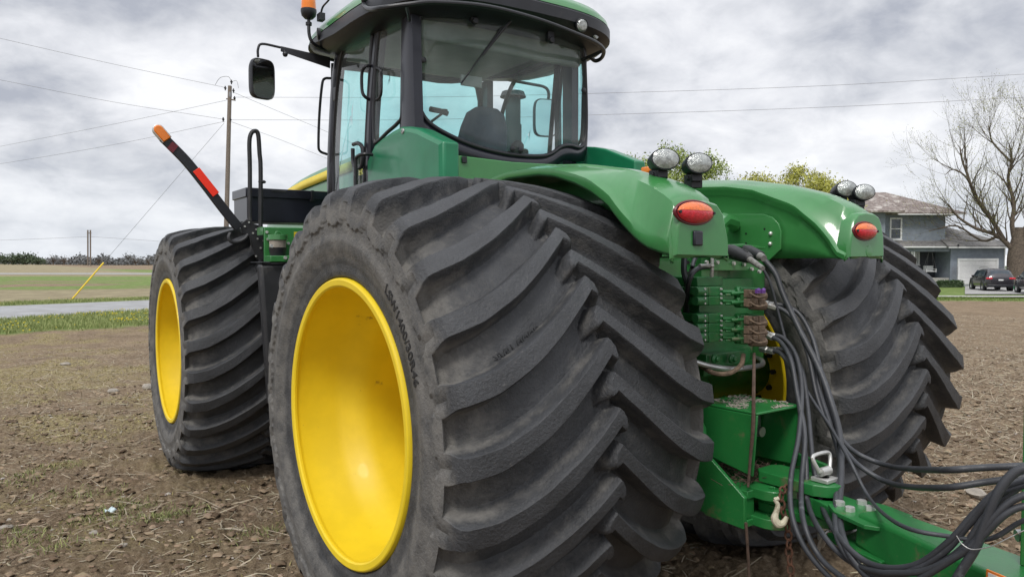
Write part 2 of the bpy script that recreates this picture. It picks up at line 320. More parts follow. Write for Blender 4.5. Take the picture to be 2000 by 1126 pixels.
# ================================================================ GROUND
def on_line(pA, pB, z=-.085):
    A, B = Rp(*pA, z=z), Rp(*pB, z=z); b = (B.y-A.y)/(B.x-A.x); return A.y-b*A.x, b
LN_SOIL, LN_R0, LN_R1, LN_G1 = on_line((0, 652), (294, 634)), on_line((0, 625), (294, 606)), on_line((0, 597), (294, 585)), on_line((0, 592), (294, 580))
def lny(l, x): return l[0]+l[1]*np.clip(x, -60, 120)
def zones(x, y):
    """grass, dry stubble, weeds, road masks from the layout of the place"""
    D = (x-CAM[0])*.584+(y-CAM[1])*.811; n1 = fbm(x*1.3, y*1.3, 3, 5)-.45; n2 = fbm(x*.25, y*.25, 3, 9)-.45
    s0 = sst(-.3, .3, y+n1*1.6-lny(LN_SOIL, x)); r0 = sst(-.25, .25, y+n1*.8-lny(LN_R0, x)); r1 = sst(-.2, .2, y+n1*.5-lny(LN_R1, x)); g1 = sst(-1., 1., y+n1*2-lny(LN_G1, x))
    left = 1-sst(18, 26, x)
    far = sst(44, 50, D+n2*7); far2 = sst(84, 88, D)
    grass = left*np.clip(s0*(1-r0)+r1*(1-g1)+far*(1-far2)*sst(.2, .8, .55+n2*1.5+sst(60, 75, D)*.5), 0, 1)
    road = left*(r0*(1-r1))
    dry = left*np.clip(g1*(1-far)+far2, 0, 1)
    right = sst(14, 22, x)*sst(41.5, 42.3, D+n1*1.5)
    grass = np.maximum(grass, right*(1-sst(150, 170, D)))
    weeds = sst(-.12, .12, n2*.7+n1*.9)*(1-s0)*left*sst(2.5, 7, y-1.2*x)*.95+sst(.10, .22, n1+n2*.4)*.7*(1-s0)*left*sst(-2.6, -3.4, x-y*.2)
    return grass, dry, np.clip(weeds, 0, 1), road
def soil_relief(x, y, d):
    m = np.clip(1.6-d/14, .12, 1)
    h = (fbm(x*3, y*3, 3, 1)-.45)*.07+(np.abs(fbm(x*11, y*11, 3, 2)-.44))*.10*m+(vnoise(x*38, y*38, 3)-.5)*.02*m
    tr = np.exp(-((np.abs(x+1.1)-.0)/.75)**2)*sst(1.5, -1.5, y)*0
    return h-.02
a0, a1 = math.radians(35.7-44), math.radians(35.7+44)
th = np.concatenate([np.linspace(a0, a1, 780), np.linspace(a1, a0+2*PI, 70)[1:-1]]); nth = len(th)
rr_ = [1.2]
while rr_[-1] < 26: rr_.append(rr_[-1]*(1.0065 if rr_[-1] > 3.2 else 1.02))
while rr_[-1] < 70: rr_.append(rr_[-1]*1.011)
while rr_[-1] < 4000: rr_.append(rr_[-1]*1.06)
rr_ = np.array(rr_); GX = CAM[0]+np.outer(rr_, np.sin(th)); GY = CAM[1]+np.outer(rr_, np.cos(th)); dd = np.repeat(rr_[:, None], nth, 1)
zg, zd, zw, zr = zones(GX, GY); soilm = 1-np.clip(zg+zr+zd, 0, 1)
GZ = terrain(GX, GY)+soil_relief(GX, GY, dd)*(soilm*.9+.1*(1-zr))-zr*.05+zg*.02*np.exp(-dd/60)
Dg = (GX-CAM[0])*.584+(GY-CAM[1])*.811
GZ -= .06*sst(45, 46, Dg)*(1-sst(68, 69, Dg))*sst(18, 24, GX)
# soil squeezed up where the tyres stand
for tx, ty in ((-TH, 0), (TH, 0), (-TH+.1, WB), (TH+.1, WB)): GZ += (.035+.03*fbm(GX*7, GY*7, 3, 31))*np.exp(-(((GX-tx)/.85)**6+((np.abs(GY-ty)-.45)/.15)**2))+.03*fbm(GX*9, GY*9, 3, 33)*np.exp(-(((np.abs(GX-tx)-.72)/.10)**2+((GY-ty)/.5)**4))
V = np.stack([GX, GY, GZ], -1).reshape(-1, 3); nr = len(rr_)
I, J = np.meshgrid(np.arange(nr-1), np.arange(nth), indexing='ij'); J2 = (J+1) % nth
F = np.stack([I*nth+J, I*nth+J2, (I+1)*nth+J2, (I+1)*nth+J], -1).reshape(-1, 4)
c0 = len(V); V = np.vstack([V, [[CAM[0], CAM[1], -.02]]])
zone = np.stack([zg, zd, zw, np.ones_like(zg)], -1).reshape(-1, 4); zone = np.vstack([zone, zone[:1]])
gm = bpy.data.materials.new('field_soil'); gm.use_nodes = True; t = gm.node_tree; N = t.nodes; L = t.links; B = N['Principled BSDF']; B.inputs['Roughness'].default_value = .95; B.inputs['Specular IOR Level'].default_value = .2
tcg = N.new('ShaderNodeTexCoord'); at = N.new('ShaderNodeAttribute'); at.attribute_name = 'zone'; sep = N.new('ShaderNodeSeparateColor'); L.new(at.outputs['Color'], sep.inputs[0])
def gn(s, d=8, r=.65, dist=0.):
    n = N.new('ShaderNodeTexNoise'); L.new(tcg.outputs['Object'], n.inputs[0]); n.inputs['Scale'].default_value = s; n.inputs['Detail'].default_value = d; n.inputs['Roughness'].default_value = r; n.inputs['Distortion'].default_value = dist; return n.outputs[0]
def gramp(v, stops):
    r = N.new('ShaderNodeValToRGB'); L.new(v, r.inputs[0]); el = r.color_ramp.elements
    while len(el) < len(stops): el.new(.5)
    for e_, (p, c) in zip(el, stops): e_.position = p; e_.color = (*c, 1)
    return r.outputs[0]
def gmix(f, a, b_, mode='MIX'):
    x = N.new('ShaderNodeMix'); x.data_type = 'RGBA'; x.blend_type = mode
    L.new(f, x.inputs[0]) if not isinstance(f, float) else setattr(x.inputs[0], 'default_value', f); L.new(a, x.inputs[6]); L.new(b_, x.inputs[7]); return x.outputs[2]
soilc = gmix(.5, gramp(gn(1.4), [(.3, (.12, .082, .048)), (.5, (.235, .168, .104)), (.7, (.35, .265, .17))]), gramp(gn(26, 6, .7), [(.34, (.04, .028, .018)), (.5, (.20, .148, .10)), (.66, (.46, .37, .26))]))
weedc = gramp(gn(34, 5, .7), [(.35, (.13, .095, .055)), (.5, (.27, .215, .115)), (.68, (.46, .40, .21))])
grassc = gramp(gn(2.2, 9, .7), [(.3, (.08, .13, .03)), (.5, (.15, .215, .06)), (.7, (.27, .30, .12))])
dryc = gramp(gn(.7, 10, .75), [(.3, (.17, .14, .085)), (.5, (.27, .23, .145)), (.7, (.37, .33, .20))])
mpn = N.new('ShaderNodeMapRange'); L.new(gn(17, 4, .8, 1.2), mpn.inputs[0]); mpn.inputs[1].default_value = .56; mpn.inputs[2].default_value = .66; mpn.inputs[4].default_value = .55
strawc = gramp(gn(5), [(.3, (.26, .21, .15)), (.5, (.38, .32, .24)), (.7, (.46, .40, .30))]); soilc = gmix(mpn.outputs[0], soilc, strawc)
col = gmix(sep.outputs[2], soilc, weedc); col = gmix(sep.outputs[1], col, dryc); col = gmix(sep.outputs[0], col, grassc); L.new(col, B.inputs['Base Color'])
bp = N.new('ShaderNodeBump'); bp.inputs['Strength'].default_value = 1.; bp.inputs['Distance'].default_value = .04; L.new(gn(30, 8, .75), bp.inputs['Height']); L.new(bp.outputs[0], B.inputs['Normal'])
F4 = np.vstack([F, np.stack([np.full(nth, c0), np.arange(nth), (np.arange(nth)+1) % nth, (np.arange(nth)+1) % nth], -1)]) if False else F
ground = npmesh('ground', V, F4, gm, {'zone': zone}); ground['kind'] = 'structure'
mbg = MB(); mbg.add([(CAM[0]+1.25*math.sin(a), CAM[1]+1.25*math.cos(a), -.06) for a in np.linspace(0, 2*PI, 40)[:-1]], [tuple(range(39))])
g2 = mbg.build('ground', 'dirty_brown'); g2['kind'] = 'structure'
def gz(x, y): return float(terrain(x, y))
def strip(name, f0, f1, xs, m, dz, cross=6):
    rows = []
    for x in xs:
        p, q_ = f0(x), f1(x); rows.append([Vector((p[0]+(q_[0]-p[0])*k/cross, p[1]+(q_[1]-p[1])*k/cross, 0)) for k in range(cross+1)])
    for r in rows:
        for i, p in enumerate(r): p.z = gz(p.x, p.y)+dz+.03*math.sin(PI*i/cross)
    o = MB().grid(rows).build(name, m); o['kind'] = 'structure'; return o
xs = np.linspace(-60, 26, 90)
strip('road', lambda x: (x, float(lny(LN_R0, x))+.15*float(vnoise(np.array(x*2.), np.array(0.), 3))), lambda x: (x, float(lny(LN_R1, x))), xs, 'asphalt', -.01)
def GL(px, D):   # ground point at photo column px and depth D
    p = Dp(px, 509.5, D); return Vector((p.x, p.y, gz(p.x, p.y)))
def far_strip(name, D0, D1, pa, pb, m, dz):
    return strip(name, lambda t_: tuple(GL(pa+(pb-pa)*t_, D0))[:2], lambda t_: tuple(GL(pa+(pb-pa)*t_, D1))[:2], np.linspace(0, 1, 40), m, dz, 4)
far_strip('road', 97, 107, -300, 430, 'gravel', .03)
far_strip('pavement', 47.0, 48.7, 1700, 2300, 'concrete', .03)
far_strip('driveway', 51.5, 68.5, 1886, 2250, 'gravel', .01)
# ---- loose stuff lying on the ground
def scatter(n, xr, yr, test):
    X = RNG.uniform(*xr, n); Y = RNG.uniform(*yr, n); k = test(X, Y) > RNG.uniform(0, 1, n); return X[k], Y[k]
def ground_z(X, Y):
    g, d_, w_, r_ = zones(X, Y); dist = np.hypot(X-CAM[0], Y-CAM[1]); s = 1-np.clip(g+r_+d_, 0, 1); return terrain(X, Y)+soil_relief(X, Y, dist)*(s*.9+.1*(1-r_))+g*.02*np.exp(-dist/60)
def vis(X, Y):   # only where the photograph looks
    D = (X-CAM[0])*.584+(Y-CAM[1])*.811; Lt = (X-CAM[0])*.812-(Y-CAM[1])*.584; return ((D > 2.5) & (np.abs(Lt) < D*.8+1)).astype(float)
def soil_only(X, Y): g, d_, w_, r_ = zones(X, Y); return (1-np.clip(g+d_+r_, 0, 1))*vis(X, Y)
def colmat(name, rough=.9):
    m_ = bpy.data.materials.new(name); m_.use_nodes = True; a = m_.node_tree.nodes.new('ShaderNodeAttribute'); a.attribute_name = 'tone'; n = m_.node_tree.nodes.new('ShaderNodeTexNoise'); n.inputs['Scale'].default_value = 90
    mx = m_.node_tree.nodes.new('ShaderNodeMix'); mx.data_type = 'RGBA'; mx.blend_type = 'MULTIPLY'; mx.inputs[0].default_value = .35; m_.node_tree.links.new(a.outputs['Color'], mx.inputs[6]); m_.node_tree.links.new(n.outputs[1], mx.inputs[7])
    b_ = m_.node_tree.nodes['Principled BSDF']; m_.node_tree.links.new(mx.outputs[2], b_.inputs['Base Color']); b_.inputs['Roughness'].default_value = rough; b_.inputs['Specular IOR Level'].default_value = .2; return m_
CM = colmat('loose_pieces')
def tones(n, per, c0_, c1_): t_ = RNG.uniform(0, 1, (n, 1)); c = np.array(c0_)*(1-t_)+np.array(c1_)*t_; return np.repeat(np.hstack([c, np.ones((n, 1))]), per, 0)
OCT = np.array([[1, 0, 0], [-1, 0, 0], [0, 1, 0], [0, -1, 0], [0, 0, 1], [0, 0, -1], [.6, .6, .55], [-.6, .6, .5], [-.6, -.6, .55], [.6, -.6, .5]], float)
OF = np.array([[4, 6, 2], [4, 2, 7], [4, 7, 1], [4, 1, 8], [4, 8, 3], [4, 3, 9], [4, 9, 0], [4, 0, 6], [6, 0, 2], [7, 2, 1], [8, 1, 3], [9, 3, 0], [5, 0, 2], [5, 2, 1], [5, 1, 3], [5, 3, 0]])
def clods(name, X, Y, smin, smax, c0_, c1_, label, cat, flat=.6, power=3.):
    n = len(X); Z = ground_z(X, Y); s = smin+(smax-smin)*RNG.uniform(0, 1, n)**power
    v = OCT[None]*(1+RNG.uniform(-.35, .35, (n, 10, 1)))*s[:, None, None]*np.array([1, 1, flat]); a = RNG.uniform(0, 2*PI, n); st = RNG.uniform(.7, 1.4, n)
    x = v[:, :, 0]*st[:, None]; y = v[:, :, 1]; vx = x*np.cos(a)[:, None]-y*np.sin(a)[:, None]+X[:, None]; vy = x*np.sin(a)[:, None]+y*np.cos(a)[:, None]+Y[:, None]; vz = v[:, :, 2]+Z[:, None]+s[:, None]*flat*.25
    V = np.stack([vx, vy, vz], -1).reshape(-1, 3); F = (OF[None]+np.arange(n)[:, None, None]*10).reshape(-1, 3)
    return tag(npmesh(name, V, F, CM, {'tone': tones(n, 10, c0_, c1_)}, True), label, cat, None, 'stuff')
def sticks(name, X, Y, lmin, lmax, wd, c0_, c1_, label, cat, lift=.25):
    n = len(X); Z = ground_z(X, Y)+.006; l = RNG.uniform(lmin, lmax, n); a = RNG.uniform(0, 2*PI, n); e = RNG.normal(0, lift, n); d = np.stack([np.cos(a)*np.cos(e), np.sin(a)*np.cos(e), np.abs(np.sin(e))], -1)
    c = np.stack([X, Y, Z], -1); w_ = wd*RNG.uniform(.5, 1.3, n); s = np.stack([-np.sin(a), np.cos(a), 0*a], -1)*w_[:, None]; u = np.array([0, 0, 1.])*w_[:, None]
    mid = c+d*l[:, None]*.5+s*RNG.normal(0, 2.2, (n, 1)); end = c+d*l[:, None]+s*RNG.normal(0, 2.2, (n, 1))
    V = np.stack([c-s, c+s, c+u, mid-s, mid+s, mid+u, end-s*.5, end+s*.5, end+u*.5], 1).reshape(-1, 3)
    f = np.array([[0, 1, 4, 3], [1, 2, 5, 4], [2, 0, 3, 5], [3, 4, 7, 6], [4, 5, 8, 7], [5, 3, 6, 8]]); F = (f[None]+np.arange(n)[:, None, None]*9).reshape(-1, 4)
    return tag(npmesh(name, V, F, CM, {'tone': tones(n, 9, c0_, c1_)}, False), label, cat, None, 'stuff')
def blades(name, X, Y, h0, h1, wd, c0_, c1_, label, cat, lean=.5, per=1, spread=0.):
    if per > 1: X = np.repeat(X, per)+RNG.normal(0, spread, len(X)*per); Y = np.repeat(Y, per)+RNG.normal(0, spread, len(Y)*per)
    n = len(X); Z = ground_z(X, Y)-.005; h = RNG.uniform(h0, h1, n); a = RNG.uniform(0, 2*PI, n); ln = RNG.uniform(.1, 1, n)*lean; la = RNG.uniform(0, 2*PI, n); s = np.stack([np.cos(a), np.sin(a), 0*a], -1)*wd*RNG.uniform(.6, 1.2, (n, 1)); ld = np.stack([np.cos(la)*ln, np.sin(la)*ln, 0*a], -1)*h[:, None]
    c = np.stack([X, Y, Z], -1); up_ = np.zeros((n, 3)); up_[:, 2] = h
    V = np.stack([c-s, c+s, c+ld*.4+up_*.6+s*.7, c+ld*.4+up_*.6-s*.7, c+ld+up_], 1).reshape(-1, 3)
    F1 = np.array([[0, 1, 2, 3]]); F = np.vstack([(F1[None]+np.arange(n)[:, None, None]*5).reshape(-1, 4), (np.array([[3, 2, 4, 4]])[None]+np.arange(n)[:, None, None]*5).reshape(-1, 4)])
    F3 = np.vstack([F[:n][:, [0, 1, 2]], F[:n][:, [0, 2, 3]], F[n:][:, [0, 1, 2]]])
    return tag(npmesh(name, V, F3, CM, {'tone': tones(n, 5, c0_, c1_)}, False), label, cat, None, 'stuff')
dk, lt = (.05, .037, .029), (.24, .195, .155)
X, Y = scatter(150000, (-9, 14), (-3, 9), soil_only)
k = RNG.uniform(0, 1, len(X)) < np.clip(5.5/np.hypot(X-CAM[0], Y-CAM[1]), .1, 1)**1.5; X, Y = X[k], Y[k]
clods('soil_clods', X, Y, .003, .036, (.10, .068, .042), (.36, .272, .185), 'loose brown crumbs and clods of tilled soil all over the field', 'soil', power=5)
X, Y = scatter(2600, (-9, 14), (-3, 9), soil_only); clods('pebbles', X, Y, .006, .022, (.26, .23, .2), (.50, .46, .41), 'small pale pebbles scattered over the tilled field', 'pebbles')
def resid(X, Y): return soil_only(X, Y)*np.clip(.5+sst(1.5, 4, X)*.5, 0, 1)*np.clip(10/np.hypot(X-CAM[0], Y-CAM[1]), .12, 1)**1.2
X, Y = scatter(230000, (-12, 26), (-6, 15), resid)
sticks('crop_residue', X, Y, .02, .11, .0035, (.18, .14, .10), (.56, .49, .37), 'short pale bits of dry stalk littering the tilled field', 'straw')
X, Y = scatter(9000, (-9, 14), (-3, 12), resid); sticks('dry_stalks', X, Y, .08, .26, .0045, (.22, .17, .12), (.52, .45, .34), 'longer bent dry stalks and roots lying on the soil', 'straw', .3)
def weedy(X, Y): return zones(X, Y)[2]*vis(X, Y)*np.clip(9/np.hypot(X-CAM[0], Y-CAM[1]), .2, 1)**.8
X, Y = scatter(70000, (-12, 5), (-1, 20), weedy)
blades('field_weeds', X, Y, .008, .03, .007, (.19, .155, .07), (.46, .40, .18), 'low yellow green weeds creeping over the tilled soil on the left', 'weeds', 2.5, 3, .03)
spots = [Rp(px, py, z=-.05) for px, py in ((105, 905), (115, 955), (230, 985), (245, 990), (215, 1000), (60, 1050), (165, 1010), (305, 1005), (330, 1010), (300, 1020), (50, 1035), (90, 1070), (20, 930), (500, 1045), (380, 1000), (190, 960), (60, 920))]
X = np.concatenate([np.full(20, p.x) for p in spots]); Y = np.concatenate([np.full(20, p.y) for p in spots]); X = X+RNG.normal(0, .11, len(X)); Y = Y+RNG.normal(0, .07, len(Y))
blades('grass_tufts', X, Y, .012, .05, .004, (.15, .18, .07), (.40, .42, .18), 'small green grass tufts sprouting in the soil left of the tractor', 'grass', 1.4, 6, .04)
def verge(X, Y): g = zones(X, Y)[0]; return g*vis(X, Y)*((Y < lny(LN_G1, X)+1.5) & (X < 12))
X, Y = scatter(90000, (-7, 8), (16, 36), verge)
blades('verge_grass', X, Y, .05, .15, .012, (.16, .21, .06), (.46, .50, .22), 'green grass verge along both edges of the grey road', 'grass', .7)
def fl(X, Y): return verge(X, Y)*sst(.47, .56, fbm(X*.9+3, Y*.9, 3, 77))*(.15+.85*(Y < lny(LN_R0, X)))
X, Y = scatter(5200, (-7, 8), (16, 36), fl); n = len(X); Z = ground_z(X, Y)+RNG.uniform(.07, .15, n)
hx = np.array([[math.cos(a), math.sin(a), 0] for a in np.linspace(0, 2*PI, 7)[:-1]]+[[0, 0, .5], [0, 0, -.5]])*.026
Vv = (np.stack([X, Y, Z], -1)[:, None]+hx[None]*RNG.uniform(.7, 1.3, (n, 1, 1))).reshape(-1, 3); ff = np.array([[i, (i+1) % 6, 6] for i in range(6)]+[[(i+1) % 6, i, 7] for i in range(6)]); Ff = (ff[None]+np.arange(n)[:, None, None]*8).reshape(-1, 3)
tag(npmesh('dandelions', Vv, Ff, CM, {'tone': tones(n, 8, (.75, .60, .02), (.85, .70, .10))}, True), 'yellow dandelion flowers dotted through the grass verge beside the road', 'flowers', None, 'stuff')
X, Y = scatter(60000, (18, 48), (2, 34), lambda x, y: zones(x, y)[0]*vis(x, y)*(((x-CAM[0])*.584+(y-CAM[1])*.811) < 47))
blades('lawn_grass', X, Y, .04, .11, .018, (.09, .14, .03), (.25, .32, .10), 'mown green lawn edge in front of the house', 'grass', .6)
for i, (px, py, s, lb) in enumerate(((128, 705, .07, 'flat pale stone lying far left in the weedy soil'), (288, 750, .085, 'rounded tan stone beside the front wheel, in the soil'), (220, 756, .07, 'flat tan stone left of the front wheel among weeds'), (12, 1022, .035, 'white stone at the left picture edge in dark soil'), (186, 1036, .03, 'small tan stone among grass tufts at lower left'), (1720, 1010, .05, 'pale stone'), (240, 1070, .026, 'grey pebble stone lying low in the bare soil at lower left'), (1905, 975, .075, 'pinkish tan stone on the right field above the drawbar'))):
    if i == 5: continue
    p = Rp(px, py, z=-.03); mb = MB(); mb.ball((0, 0, 0), s, 10, (1.3, .9, .5)); 
    for v in mb.v: v *= 1+random.uniform(-.12, .12)
    o = tag(mb.build('field_stone', 'stone', None, 60), lb, 'stone', 'larger stones lying in the field'); o.location = (p.x, p.y, float(ground_z(np.array([p.x]), np.array([p.y]))[0])+s*.25); o.rotation_euler.z = random.uniform(0, 3)
p = Rp(205, 993, z=-.03); mb = MB(); r_ = []
for i in range(7): r_.append([Vector((i*.012, j*.008, .012*math.sin(i*1.3+j)+.006*j)) for j in range(4)])
mb.grid(r_); o = tag(mb.build('plastic_scrap', 'litter', solid=.002), 'crumpled pale blue plastic scrap on the soil among grass tufts', 'litter'); o.location = (p.x, p.y, float(ground_z(np.array([p.x]), np.array([p.y]))[0])+.015)

# ================================================================ BACKGROUND
def leaf_cloud(mb_pts, n_each, sp, size, mat_, parent, name='leaves'):
    """many small leaf faces round the given twig points"""
    P = np.repeat(np.array([tuple(p) for p in mb_pts]), n_each, 0); n = len(P); P = P+RNG.normal(0, sp, (n, 3)); a = RNG.normal(0, 1, (n, 3)); a /= np.linalg.norm(a, axis=1)[:, None]; b_ = np.cross(a, RNG.normal(0, 1, (n, 3))); b_ /= np.linalg.norm(b_, axis=1)[:, None]; s = size*RNG.uniform(.5, 1.3, (n, 1))
    V = np.stack([P-a*s, P+b_*s*.5, P+a*s, P-b_*s*.5], 1).reshape(-1, 3); return npmesh(name, V, np.arange(4*n).reshape(-1, 4), mat_, None, False, parent)
def tree(name, label, cat, base, h, trunk_r, spread, leafmat, leaf_n, leaf_s, rot=0, group=None, first=.25, levels=5, seed=1, lean=(0, 0), barkm='bark', kids=(3, 4), mainr=None, upb=.25, minr=.012, limbs=None, fit=None, leafsp=None):
    rnd = random.Random(seed); root = thing(name, label, cat, base, rot, group); mb = MB(); tw = MB(); tips = []
    def grow(p, d, ln, r, lv):
        n = 5 if lv < 3 else 4; pts = [p.copy()]; rs = [r]; dd_ = d.copy()
        for i in range(n):
            dd_ = (dd_+Vector((rnd.uniform(-1, 1), rnd.uniform(-1, 1), rnd.uniform(-.5, 1)))*.17+Vector((0, 0, upb*.12*lv))).normalized(); p = p+dd_*ln/n; pts.append(p.copy()); rs.append(max(minr*.5, r*(1-.5*(i+1)/n)))
        (mb if lv < 3 else tw).tube(pts, rs, 7 if lv < 2 else 4 if lv < 3 else 3, caps=lv < 2)
        if lv >= levels-2: tips.extend(pts[2:])
        if lv >= levels: return
        k = rnd.randint(*kids)+(1 if lv == 0 else 0)
        for j in range(k):
            i0 = rnd.randint(2, n) if lv else rnd.randint(max(1, int(n*first)), n); q = pts[i0]; dl = (pts[i0]-pts[i0-1]).normalized(); az = 2*PI*(j+rnd.random()*.6)/k; sd_ = dl.orthogonal().normalized(); sd_ = Matrix.Rotation(az, 3, dl) @ sd_; an = rnd.uniform(.45, .95)*spread
            grow(q, (dl*math.cos(an)+sd_*math.sin(an)).normalized(), ln*rnd.uniform(.55, .8), rs[i0]*rnd.uniform(.55, .75), lv+1)
        grow(pts[-1], dd_, ln*.72, rs[-1]*.9, lv+1)
    if limbs:     # an old trunk with its main limbs laid out
        mb.tube(limbs[0], limbs[0+1], 12, 3)
        for pts, r in limbs[2]:
            P = cr_spline(pts, 3); r *= .72; R = list(np.interp(np.linspace(0, 1, len(P)), [0, 1], [r, r*.25])); mb.tube(P, R, 7)
            for i in range(3, len(P), 1):
                for q in range(2 if P[i].x > -2.5 else 1):
                    dl = (P[i]-P[i-1]).normalized(); sd_ = Matrix.Rotation(rnd.uniform(0, 6.28), 3, dl) @ dl.orthogonal().normalized(); an = rnd.uniform(.4, 1.0); grow(P[i], (dl*math.cos(an)+sd_*math.sin(an)+Vector((0, 0, .25))).normalized(), rnd.uniform(1.3, 2.8), min(.07, R[i]*.45), 2)
    else: grow(Vector((0, 0, -.2)), Vector((lean[0], lean[1], 1)).normalized(), h*.42, trunk_r, 0)
    if fit:
        A = np.array([tuple(v) for v in mb.v+tw.v]); sc = Vector((fit[1]/max(1e-3, np.percentile(np.hypot(A[:, 0], A[:, 1]), 96)*2),)*2+(fit[0]/A[:, 2].max(),))
        for q in mb.v+tw.v: q.x *= sc.x; q.y *= sc.y; q.z *= sc.z
        tips = [Vector((t.x*sc.x, t.y*sc.y, t.z*sc.z)) for t in tips]
    mb.build('trunk', barkm, root, 60, merge=False)
    if tw.v: tw.build('branches', 'twig', root, 60, merge=False)
    if leaf_n: leaf_cloud(tips, leaf_n, leafsp or .16+leaf_s, leaf_s, leafmat, root, 'crown')
    return root
def vert_h(px, pytop, D, base): return 1.708-(pytop-509.5)/FPX*D-base
# big old tree right of the house
TD = 66; tb = GL(1987, TD); kx = TD/FPX
def TP(px, py, dy=0.): return Vector(((px-1987)*kx, dy, 1.708-(py-509.5)*kx-tb.z))
tree('old_tree', 'large old bare tree with thick trunk and budding twigs right of the house', 'tree', tb, 18, .7, 1, 'bud_leaf', 2, .05, -YAW, levels=4, seed=5, kids=(2, 3), limbs=(
    [TP(1987, 562), TP(1986, 530), TP(1984, 500), TP(1988, 470), TP(1990, 445)], [.95, .78, .68, .58, .35],
    [([TP(1986, 500), TP(1965, 475), TP(1940, 458), TP(1905, 447), TP(1870, 425), TP(1850, 400)], .34), ([TP(1960, 470), TP(1945, 445), TP(1928, 420), TP(1900, 380), TP(1885, 340), TP(1875, 315), TP(1870, 290)], .30), ([TP(1986, 490), TP(1975, 440), TP(1978, 400), TP(1965, 350), TP(1972, 320), TP(1966, 285)], .32),
     ([TP(1990, 470, -.3), TP(2010, 420, -1), TP(2030, 360, -1), TP(2024, 310, -1.5), TP(2010, 265, -1.5), TP(2000, 240, -1)], .34), ([TP(1990, 460, .5), TP(2020, 440, 1), TP(2060, 400, 2), TP(2080, 340, 2)], .3), ([TP(1950, 463, .4), TP(1930, 470, 1), TP(1895, 440, 2), TP(1860, 445, 2), TP(1838, 450, 2)], .18), ([TP(1905, 385, 0), TP(1870, 350, -1), TP(1845, 335, -1), TP(1830, 345, -1)], .16), ([TP(1972, 320, 0), TP(1950, 280, 1), TP(1942, 262, 1), TP(1938, 245, 1)], .14)]))
g = 'leafing trees behind the fenders'
for i, (px, top, D, wpx, lm, sd_, lb) in enumerate(((1240, 303, 58, 85, 'leaf', 11, 'green leafing tree just left of the near fender lamps'), (1312, 280, 60, 125, 'leaf', 12, 'tallest green leafing tree, right behind the near fender lamps'), (1380, 300, 60, 85, 'leaf', 13, 'green leafing tree immediately right of the near fender lamps'),
                                        (1480, 338, 62, 100, 'leaf_yellow', 14, 'yellow green leafing tree behind the left part of the far fender'), (1556, 325, 62, 120, 'leaf_yellow', 15, 'yellow green leafing tree next to the far fender lamps'), (1610, 345, 63, 75, 'leaf_yellow', 16, 'small yellow green tree partly behind the far fender lamps'))):
    b_ = GL(px, D); hh = vert_h(px, top, D, b_.z)
    r0_ = tree('leafing_tree', lb, 'tree', b_, hh*.62, .22, .95, lm, 13, .11, 0, g, levels=4, seed=sd_, kids=(3, 3), fit=(hh*.9, wpx*D/FPX*1.5), leafsp=.34)
    cw, pts = wpx*D/FPX*.62, []
    for _ in range(120):
        a = random.uniform(0, 6.28); q = random.random()**.5; z = random.uniform(-1, 1); k_q = math.sqrt(max(0, 1-z*z)); pts.append((cw*q*k_q*math.cos(a)*random.uniform(.8, 1.15), cw*q*k_q*math.sin(a), hh*.70+hh*.29*z*random.uniform(.75, 1.0)))
    leaf_cloud(pts, 55, .28, .11, lm, r0_, 'crown')
# yardstick: crowns are kept inside the width seen in the photo
# ---- far tree line
def blob_tree(name, label, base, w_, h, m, group, bare=False, seed=0):
    rnd = random.Random(seed); r = thing(name, label, 'tree', base, 0, group); mb = MB(); mb.tube([(0, 0, -.3), (0, 0, h*.45)], [.35, .2], 6); pts = []
    for i in range(26):
        a = rnd.uniform(0, 6.28); rr2 = w_*.5*math.sqrt(rnd.random()); z = h*rnd.uniform(.18, .95); rr2 *= math.sqrt(max(.05, 1-((z/h-.5)/.55)**2)); q = Vector((rr2*math.cos(a), rr2*math.sin(a), z)); pts.append(q); mb.tube([(0, 0, h*.3*rnd.random()+.5), q*.6+Vector((0, 0, .2*h)), q], [.14, .08, .04], 3)
    mb.build('trunk', 'bark', r, 60, merge=False); leaf_cloud(pts, 4 if bare else 34, w_*.09, w_*.05 if not bare else w_*.03, m, r, 'crown'); return r
seq = [(-14, 46, 23), (24, 40, 22), (50, 44, 25), (74, 26, 16)]
for i, (px, wp, hp) in enumerate(seq):
    D = 330; b_ = GL(px, D); blob_tree('far_tree', ['green tree at the far left end of the horizon tree line, cut by the frame', 'round green tree, second from the left edge on the horizon', 'tallest green tree in the left group on the horizon', 'small dark green tree closing the left horizon group'][i], b_, wp*D/FPX, hp*D/FPX*.75, 'leaf_dark', 'trees on the far horizon', False, i)
for i, (px, wp, hp) in enumerate(((104, 26, 28), (125, 28, 26), (193, 20, 25), (265, 18, 19), (290, 16, 18))):
    D = 360; b_ = GL(px, D); blob_tree('far_tree', ['bare grey tree at the left of the horizon gap, taller of a pair', 'bare grey tree, right one of the taller pair on the horizon', 'bare tree just right of the far twin pole', 'bare tree near the tractor on the horizon, left one', 'bare tree on the horizon closest to the front tyre'][i], b_, wp*D/FPX, hp*D/FPX*.8, 'far_wood_haze', 'trees on the far horizon', True, 30+i)
pts = []
for i in range(3200):
    px = random.uniform(-60, 430); D = random.uniform(380, 430); b_ = GL(px, D); env = (11+5*math.sin(px*.13)+3*math.sin(px*.41+1))*(.55+.45*float(sst(120, 150, np.array(px)))); pts.append((b_.x, b_.y, b_.z+random.uniform(0, 1)**.8*env*D/FPX))
tag(leaf_cloud(pts, 5, .9, .75, 'far_wood_haze', None, 'woodland'), 'grey brown leafless wood along the far horizon on the left', 'woodland', None, 'stuff')
